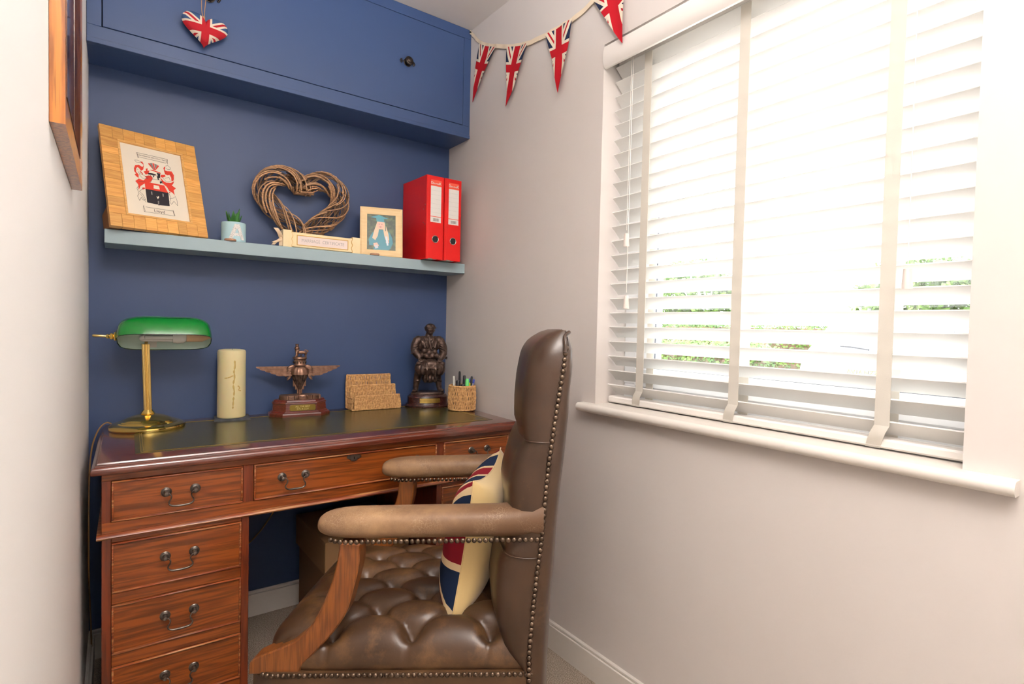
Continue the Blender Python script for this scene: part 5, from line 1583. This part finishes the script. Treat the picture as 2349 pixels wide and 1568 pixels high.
O('back_panel', MB().loft([back_ring(z, False) for z in zs if z < 1.1195]), M_leatherback, chair, 60)
# pleat gathered at the top corner
for s in (-1, 1):
    O('top_pleat', MB().tube(cat_rom([(-.050, s * (HW - .030), 1.118), (-.040, s * (HW - .014), 1.108), (-.042, s * (HW - .005), 1.094), (-.041, s * HW, 1.075)], 5), [.004] * 16, 8), M_leatherback, chair, 60)

# welted seams across the back cushion
for zs_ in (.886, .640):
    rg_ = back_ring(zs_, True)
    pts = [(x + .0022, y * 1.004, z + (-.010 if zs_ > .8 else .012) * (1 - abs(y) / HW)) for x, y, z in rg_]
    O('seam', MB().tube(cat_rom(pts, 3), .0016, 6), M_leatherback, chair, 60)

# seat cushion: rounded box crown with buttoned diamond tufts
SX0_, SX1_, SYH = .02, .615, .262
BT = []
for i, x in enumerate((.105, .193, .281, .372, .462)):
    n_ = 4 if i % 2 else 5
    for k in range(n_):
        y = (k - (n_ - 1) / 2) * .112
        BT.append((x, y))
def seg_d(p, a, b):
    ax, ay = a; bx, by = b; px, py = p
    dx, dy = bx - ax, by - ay
    t_ = max(0, min(1, ((px - ax) * dx + (py - ay) * dy) / (dx * dx + dy * dy)))
    return hypot(px - ax - dx * t_, py - ay - dy * t_)
SEGS, ESEGS = [], []
for i, a in enumerate(BT):
    for b in BT[i + 1:]:
        d = hypot(a[0] - b[0], a[1] - b[1])
        if d < .115 and abs(a[0] - b[0]) > .05: SEGS.append((a, b))
# folds running from the outer buttons down over the edges
for (x, y) in BT:
    if y > .2: ESEGS.append(((x, y), (x + .01, .30)))
    if y < -.2: ESEGS.append(((x, y), (x + .01, -.30)))
    if x > .44: ESEGS.append(((x, y), (.65, y * 1.05)))
def seat_pt(a, b):
    # a, b in -1..1, denser near the rim
    fx, fy = sin(a * pi / 2), sin(b * pi / 2)
    cx_, hx_ = (SX0_ + SX1_) / 2, (SX1_ - SX0_) / 2
    x, y = cx_ + hx_ * fx, SYH * fy
    # round the front corners
    if fx > 0:
        y *= 1 - .07 * max(0, fx) ** 6
    ex = min(1, (SX1_ - abs(x - cx_) - cx_) / .085) if fx > 0 else 1.0
    ex = min(1, (hx_ * (1 - abs(fx))) / .085) if fx > 0 else 1
    ey = min(1, (SYH * (1 - abs(fy))) / .085)
    e_ = 1 - sqrt(min(1, (1 - ex) ** 2 + (1 - ey) ** 2))
    prof_ = sqrt(max(0, 1 - (1 - e_) ** 2.2))
    crown = .016 * (1 - fy * fy) * (1 - .5 * fx * fx)
    h = .088 * prof_ + crown * prof_
    tuft = 0
    for (bx, by) in BT:
        d2 = (x - bx) ** 2 + (y - by) ** 2
        if d2 < .012: tuft += .022 * exp(-d2 / (.021 ** 2)) + .007 * exp(-d2 / (.007 ** 2))
    fold = 0
    for (p, q) in SEGS:
        d_ = seg_d((x, y), p, q)
        if d_ < .045: fold = max(fold, .0085 * exp(-(d_ / .0075) ** 2) + .006 * exp(-(d_ / .022) ** 2))
    for (p, q) in ESEGS:
        d_ = seg_d((x, y), p, q)
        if d_ < .02: fold = max(fold, .0055 * exp(-(d_ / .004) ** 2))
    bul = .010 * sqrt(max(0, 1 - (2 * prof_ - 1) ** 2)) if e_ < .999 else 0
    z = rail_z(x) + .006 + h - min(tuft, .030) * min(1, prof_ * 1.2) - fold * (1 if prof_ > .3 else prof_ * 3.3)
    y += (1 if fy > 0 else -1) * bul * (1 if ey < 1 else 0) * (1 - fold * 60 if fold < .016 else 0)
    x += bul * (1 if (ex < 1 and fx > 0) else 0)
    return (x, y, z)
st_ = MB(); st_.grid(120, 104, lambda u, v: seat_pt(-1 + 2 * u, -1 + 2 * v))
seat = O('seat_cushion', st_, M_leatherseat, chair, 80)
bt_me = MB().ell((0, 0, 0), (.0075, .0075, .003), 12, 6).mesh('seat_button', 60); bt_me.materials.append(M_leatherseat)
for (x, y) in BT:
    if x > .12:
        u = math.asin(max(-1, min(1, (x - (SX0_ + SX1_) / 2) / ((SX1_ - SX0_) / 2)))) * 2 / pi
        v = math.asin(max(-1, min(1, y / SYH))) * 2 / pi
        link('seat_button', bt_me, seat, seat_pt(u, v))

# seat apron (leather band below the nail line), following the rail
ap = MB()
rings = []
for x in [.0, .1, .2, .3, .4, .5, .58, .61, .630, .638]:
    w = HW - .002 - (.03 * ((x - .58) / .058) ** 2 if x > .58 else 0)
    zt_ = rail_z(x) + .008; zb_ = rail_z(x) - .075
    rings.append([(x, -w, zt_), (x, w, zt_), (x, w + .002, (zt_ + zb_) / 2), (x, w - .004, zb_), (x, -w + .004, zb_), (x, -w - .002, (zt_ + zb_) / 2)])
ap.loft(rings)
O('seat_apron', ap, M_leather, chair, 40)

# arm pads
def arm_line(x): return .675 - .060 * x
def arm(s):
    rings = []
    yc = s * .2365; hwid = .043 + 0
    xs_ = [-.005, .02, .05, .09, .14, .2, .26, .32, .37, .41, .44, .46, .474, .483, .4875]
    for x in xs_:
        k = 1.0
        if x > .40: k = sqrt(max(.004, 1 - ((x - .40) / .0885) ** 2))
        zb_ = arm_line(x) + .004 + (1 - k) * .020
        hgt = .060 * (.35 + .65 * k) + .004
        if x < .10: hgt += .016 * (1 - x / .10) ** 2
        if x < .05: hgt = hgt
        ring = []
        for q in range(20):
            a = 2 * pi * q / 20
            cx2, sz2 = cos(a), sin(a)
            px = (abs(cx2) ** .75) * (1 if cx2 > 0 else -1); pz = (abs(sz2) ** .8) * (1 if sz2 > 0 else -1)
            wid_ = hwid * (.45 + .55 * k) + (.007 * (1 - x / .10) if x < .10 else 0)
            if pz < 0: wid_ *= 1 + .12 * pz
            ring.append((x, yc + wid_ * px, zb_ + hgt / 2 + hgt / 2 * pz))
        rings.append(ring)
    return MB().loft(rings)
sup_out = [(.435, .650), (.444, .591), (.463, .533), (.491, .474), (.525, .433), (.563, .412), (.612, .390), (.634, .374), (.636, .3475)]
sup_in = [(.524, .3545), (.514, .376), (.486, .407), (.447, .452), (.419, .497), (.405, .545), (.392, .603), (.390, .650)]
so_ = [(x, z) for x, _, z in cat_rom([(a, 0, b) for a, b in sup_out], 4)]
si_ = [(x, z) for x, _, z in cat_rom([(a, 0, b) for a, b in sup_in], 4)]
sup_poly = so_ + si_
def shrink(poly, d):
    n_ = len(poly); out = []
    for k in range(n_):
        a, b, c = Vector(poly[k - 1]), Vector(poly[k]), Vector(poly[(k + 1) % n_])
        t_ = (c - a); nn_ = Vector((-t_.y, t_.x)); nn_ = nn_.normalized() if nn_.length > 1e-9 else nn_
        out.append((b.x + nn_.x * d, b.y + nn_.y * d))
    return out
nail_mb = MB()
nail_mb.lathe([(.0056, 0), (.0054, .0012), (.0044, .0026), (.0025, .0036), (.0004, .0039)], 10)
nail_me = nail_mb.mesh('nail_head', 60); nail_me.materials.append(M_nail)
def nail(p, nrm_):
    o = link('nail_head', nail_me, chair, p)
    o.rotation_euler = Vector((0, 0, 1)).rotation_difference(Vector(nrm_)).to_euler()
for s in (1, -1):
    O('armrest', arm(s), M_leatherarm, chair, 60)
    inn = shrink(sup_poly, -.003)
    y0, y1 = s * .222, s * .268
    mb = MB()
    mb.loft([[(x, y0, z) for x, z in inn], [(x, y0 + s * .003, z) for x, z in sup_poly], [(x, y1 - s * .003, z) for x, z in sup_poly], [(x, y1, z) for x, z in inn]])
    O('arm_support', mb, M_chairwood, chair, 40)
# nails: rail (near side), arms, edges of the back
n_ = 52
for k in range(n_):
    x = .012 + (.628 - .012) * k / (n_ - 1)
    w = HW - .0015 - (.03 * ((x - .58) / .058) ** 2 if x > .58 else 0)
    nail((x, w, rail_z(x) + .002), (0, 1, .05))
n_ = 38
for (ys, dirs) in ((.2365 + .0405, 1), (-.2365 + .0405, 1), (.2365 - .0405, -1)):
    for k in range(n_):
        x = .008 + (.455 - .008) * k / (n_ - 1)
        dd_ = .012 * max(0, (x - .42) / .04) ** 2
        nail((x, ys - dirs * dd_, arm_line(x) + .0065 + dd_ * .2), (0, dirs, -.1))
L_ = 0; zz = 1.085; k = 0
while zz > .335:
    x = interp(T_stud, zz)
    for s in (1, -1):
        w = HW if zz < 1.03 else HW - .030 * ((zz - 1.03) / .092) ** 2.2
        nail((x - .001, s * (w + .0005), zz), (0, s, 0))
    zz -= .0122
# swivel base below the seat
bs_ = O('seat_frame', MB().span(.06, .56, -.22, .22, .24, .29, .01), M_chairwood, chair)
O('column', MB().lathe([(.035, .09), (.035, .12), (.025, .125), (.025, .24), (.05, .245)], 24, (.30, 0, 0)), M_black, chair)
for k in range(5):
    a = 2 * pi * k / 5 + .3
    d = Vector((cos(a), sin(a), 0))
    c0 = Vector((.30, 0, .105))
    lg = MB().tube(cat_rom([tuple(c0), tuple(c0 + d * .1 + Vector((0, 0, .01))), tuple(c0 + d * .2 + Vector((0, 0, -.015))), tuple(c0 + d * .27 + Vector((0, 0, -.045)))], 4), [.026, .026, .025, .024, .023, .022, .021, .02, .019, .018, .017, .016, .015], 10)
    lo_ = O('base_leg', lg, M_chairwood, chair, 60)
    e_ = c0 + d * .27
    cm = MB(); cm.M = Matrix.Translation((e_.x, e_.y, .026)) @ Matrix.Rotation(a + pi / 2, 4, 'Z') @ Matrix.Rotation(pi / 2, 4, 'Y')
    cm.lathe([(.002, -.016), (.022, -.016), (.026, -.012), (.026, .012), (.022, .016), (.002, .016)], 18)
    O('caster', cm, M_brassd, lo_, 40)

# ================================================================== CUSHION ON THE CHAIR
ca = Matrix.Rotation(CH_A, 3, 'Z')
cloc = ca @ Vector((.163, .012, .602)) + Vector((.968, -1.151, 0))
cu = thing('flag_cushion', 'square cushion with a flag-print front and cream back propped on the desk chair', 'cushion', cloc)
hvec = ca @ Vector((.016, .165, 0)); uvec = ca @ Vector((-.022, .0, .158))
hN, uN = hvec.normalized(), uvec.normalized(); nF = uN.cross(hN) * -1
if nF.dot(ca @ Vector((1, 0, 0))) < 0: nF = -nF
hl, ul = hvec.length, uvec.length
def cush(a, b, s, k=1.0):
    pin = .085
    x = a * (1 - pin * (1 - b * b) * abs(a) ** 2); y = b * (1 - pin * (1 - a * a) * abs(b) ** 2)
    x += .045 * a * (a * a * b * b) ** 2; y += .045 * b * (a * a * b * b) ** 2
    th = .066 * (max(0, (1 - a ** 4)) ** .55) * (max(0, (1 - b ** 4)) ** .55) + .0012
    th += .0022 * sin(9 * a + 3 * b) * (a * a) * (1 - a * a) + .002 * sin(8 * b + 2) * (b * b) * (1 - b * b)
    sag = -.010 * (1 - a * a) * b
    return tuple(hN * (x * hl * 1.02) + uN * (y * ul * 1.04) + nF * (s * th) + nF * sag)
g = MB(); g.grid(44, 44, lambda u, v: cush(-1 + 2 * u, -1 + 2 * v, 1), lambda u, v: ((-1 + 2 * u), (-1 + 2 * v) * .98))
O('flag_front', g, M_flag_c, cu, 80)
g = MB(); g.grid(44, 44, lambda u, v: cush(-1 + 2 * u, -1 + 2 * v, -1))
O('velvet_back', g, M_velvet, cu, 80)
pts = [cush(-1 + 2 * k / 30, -1, 0) for k in range(30)] + [cush(1, -1 + 2 * k / 30, 0) for k in range(30)] + [cush(1 - 2 * k / 30, 1, 0) for k in range(30)] + [cush(-1, 1 - 2 * k / 30, 0) for k in range(30)]
O('seam_piping', MB().tube(pts, .0016, 6, True), M_velvet, cu, 80)
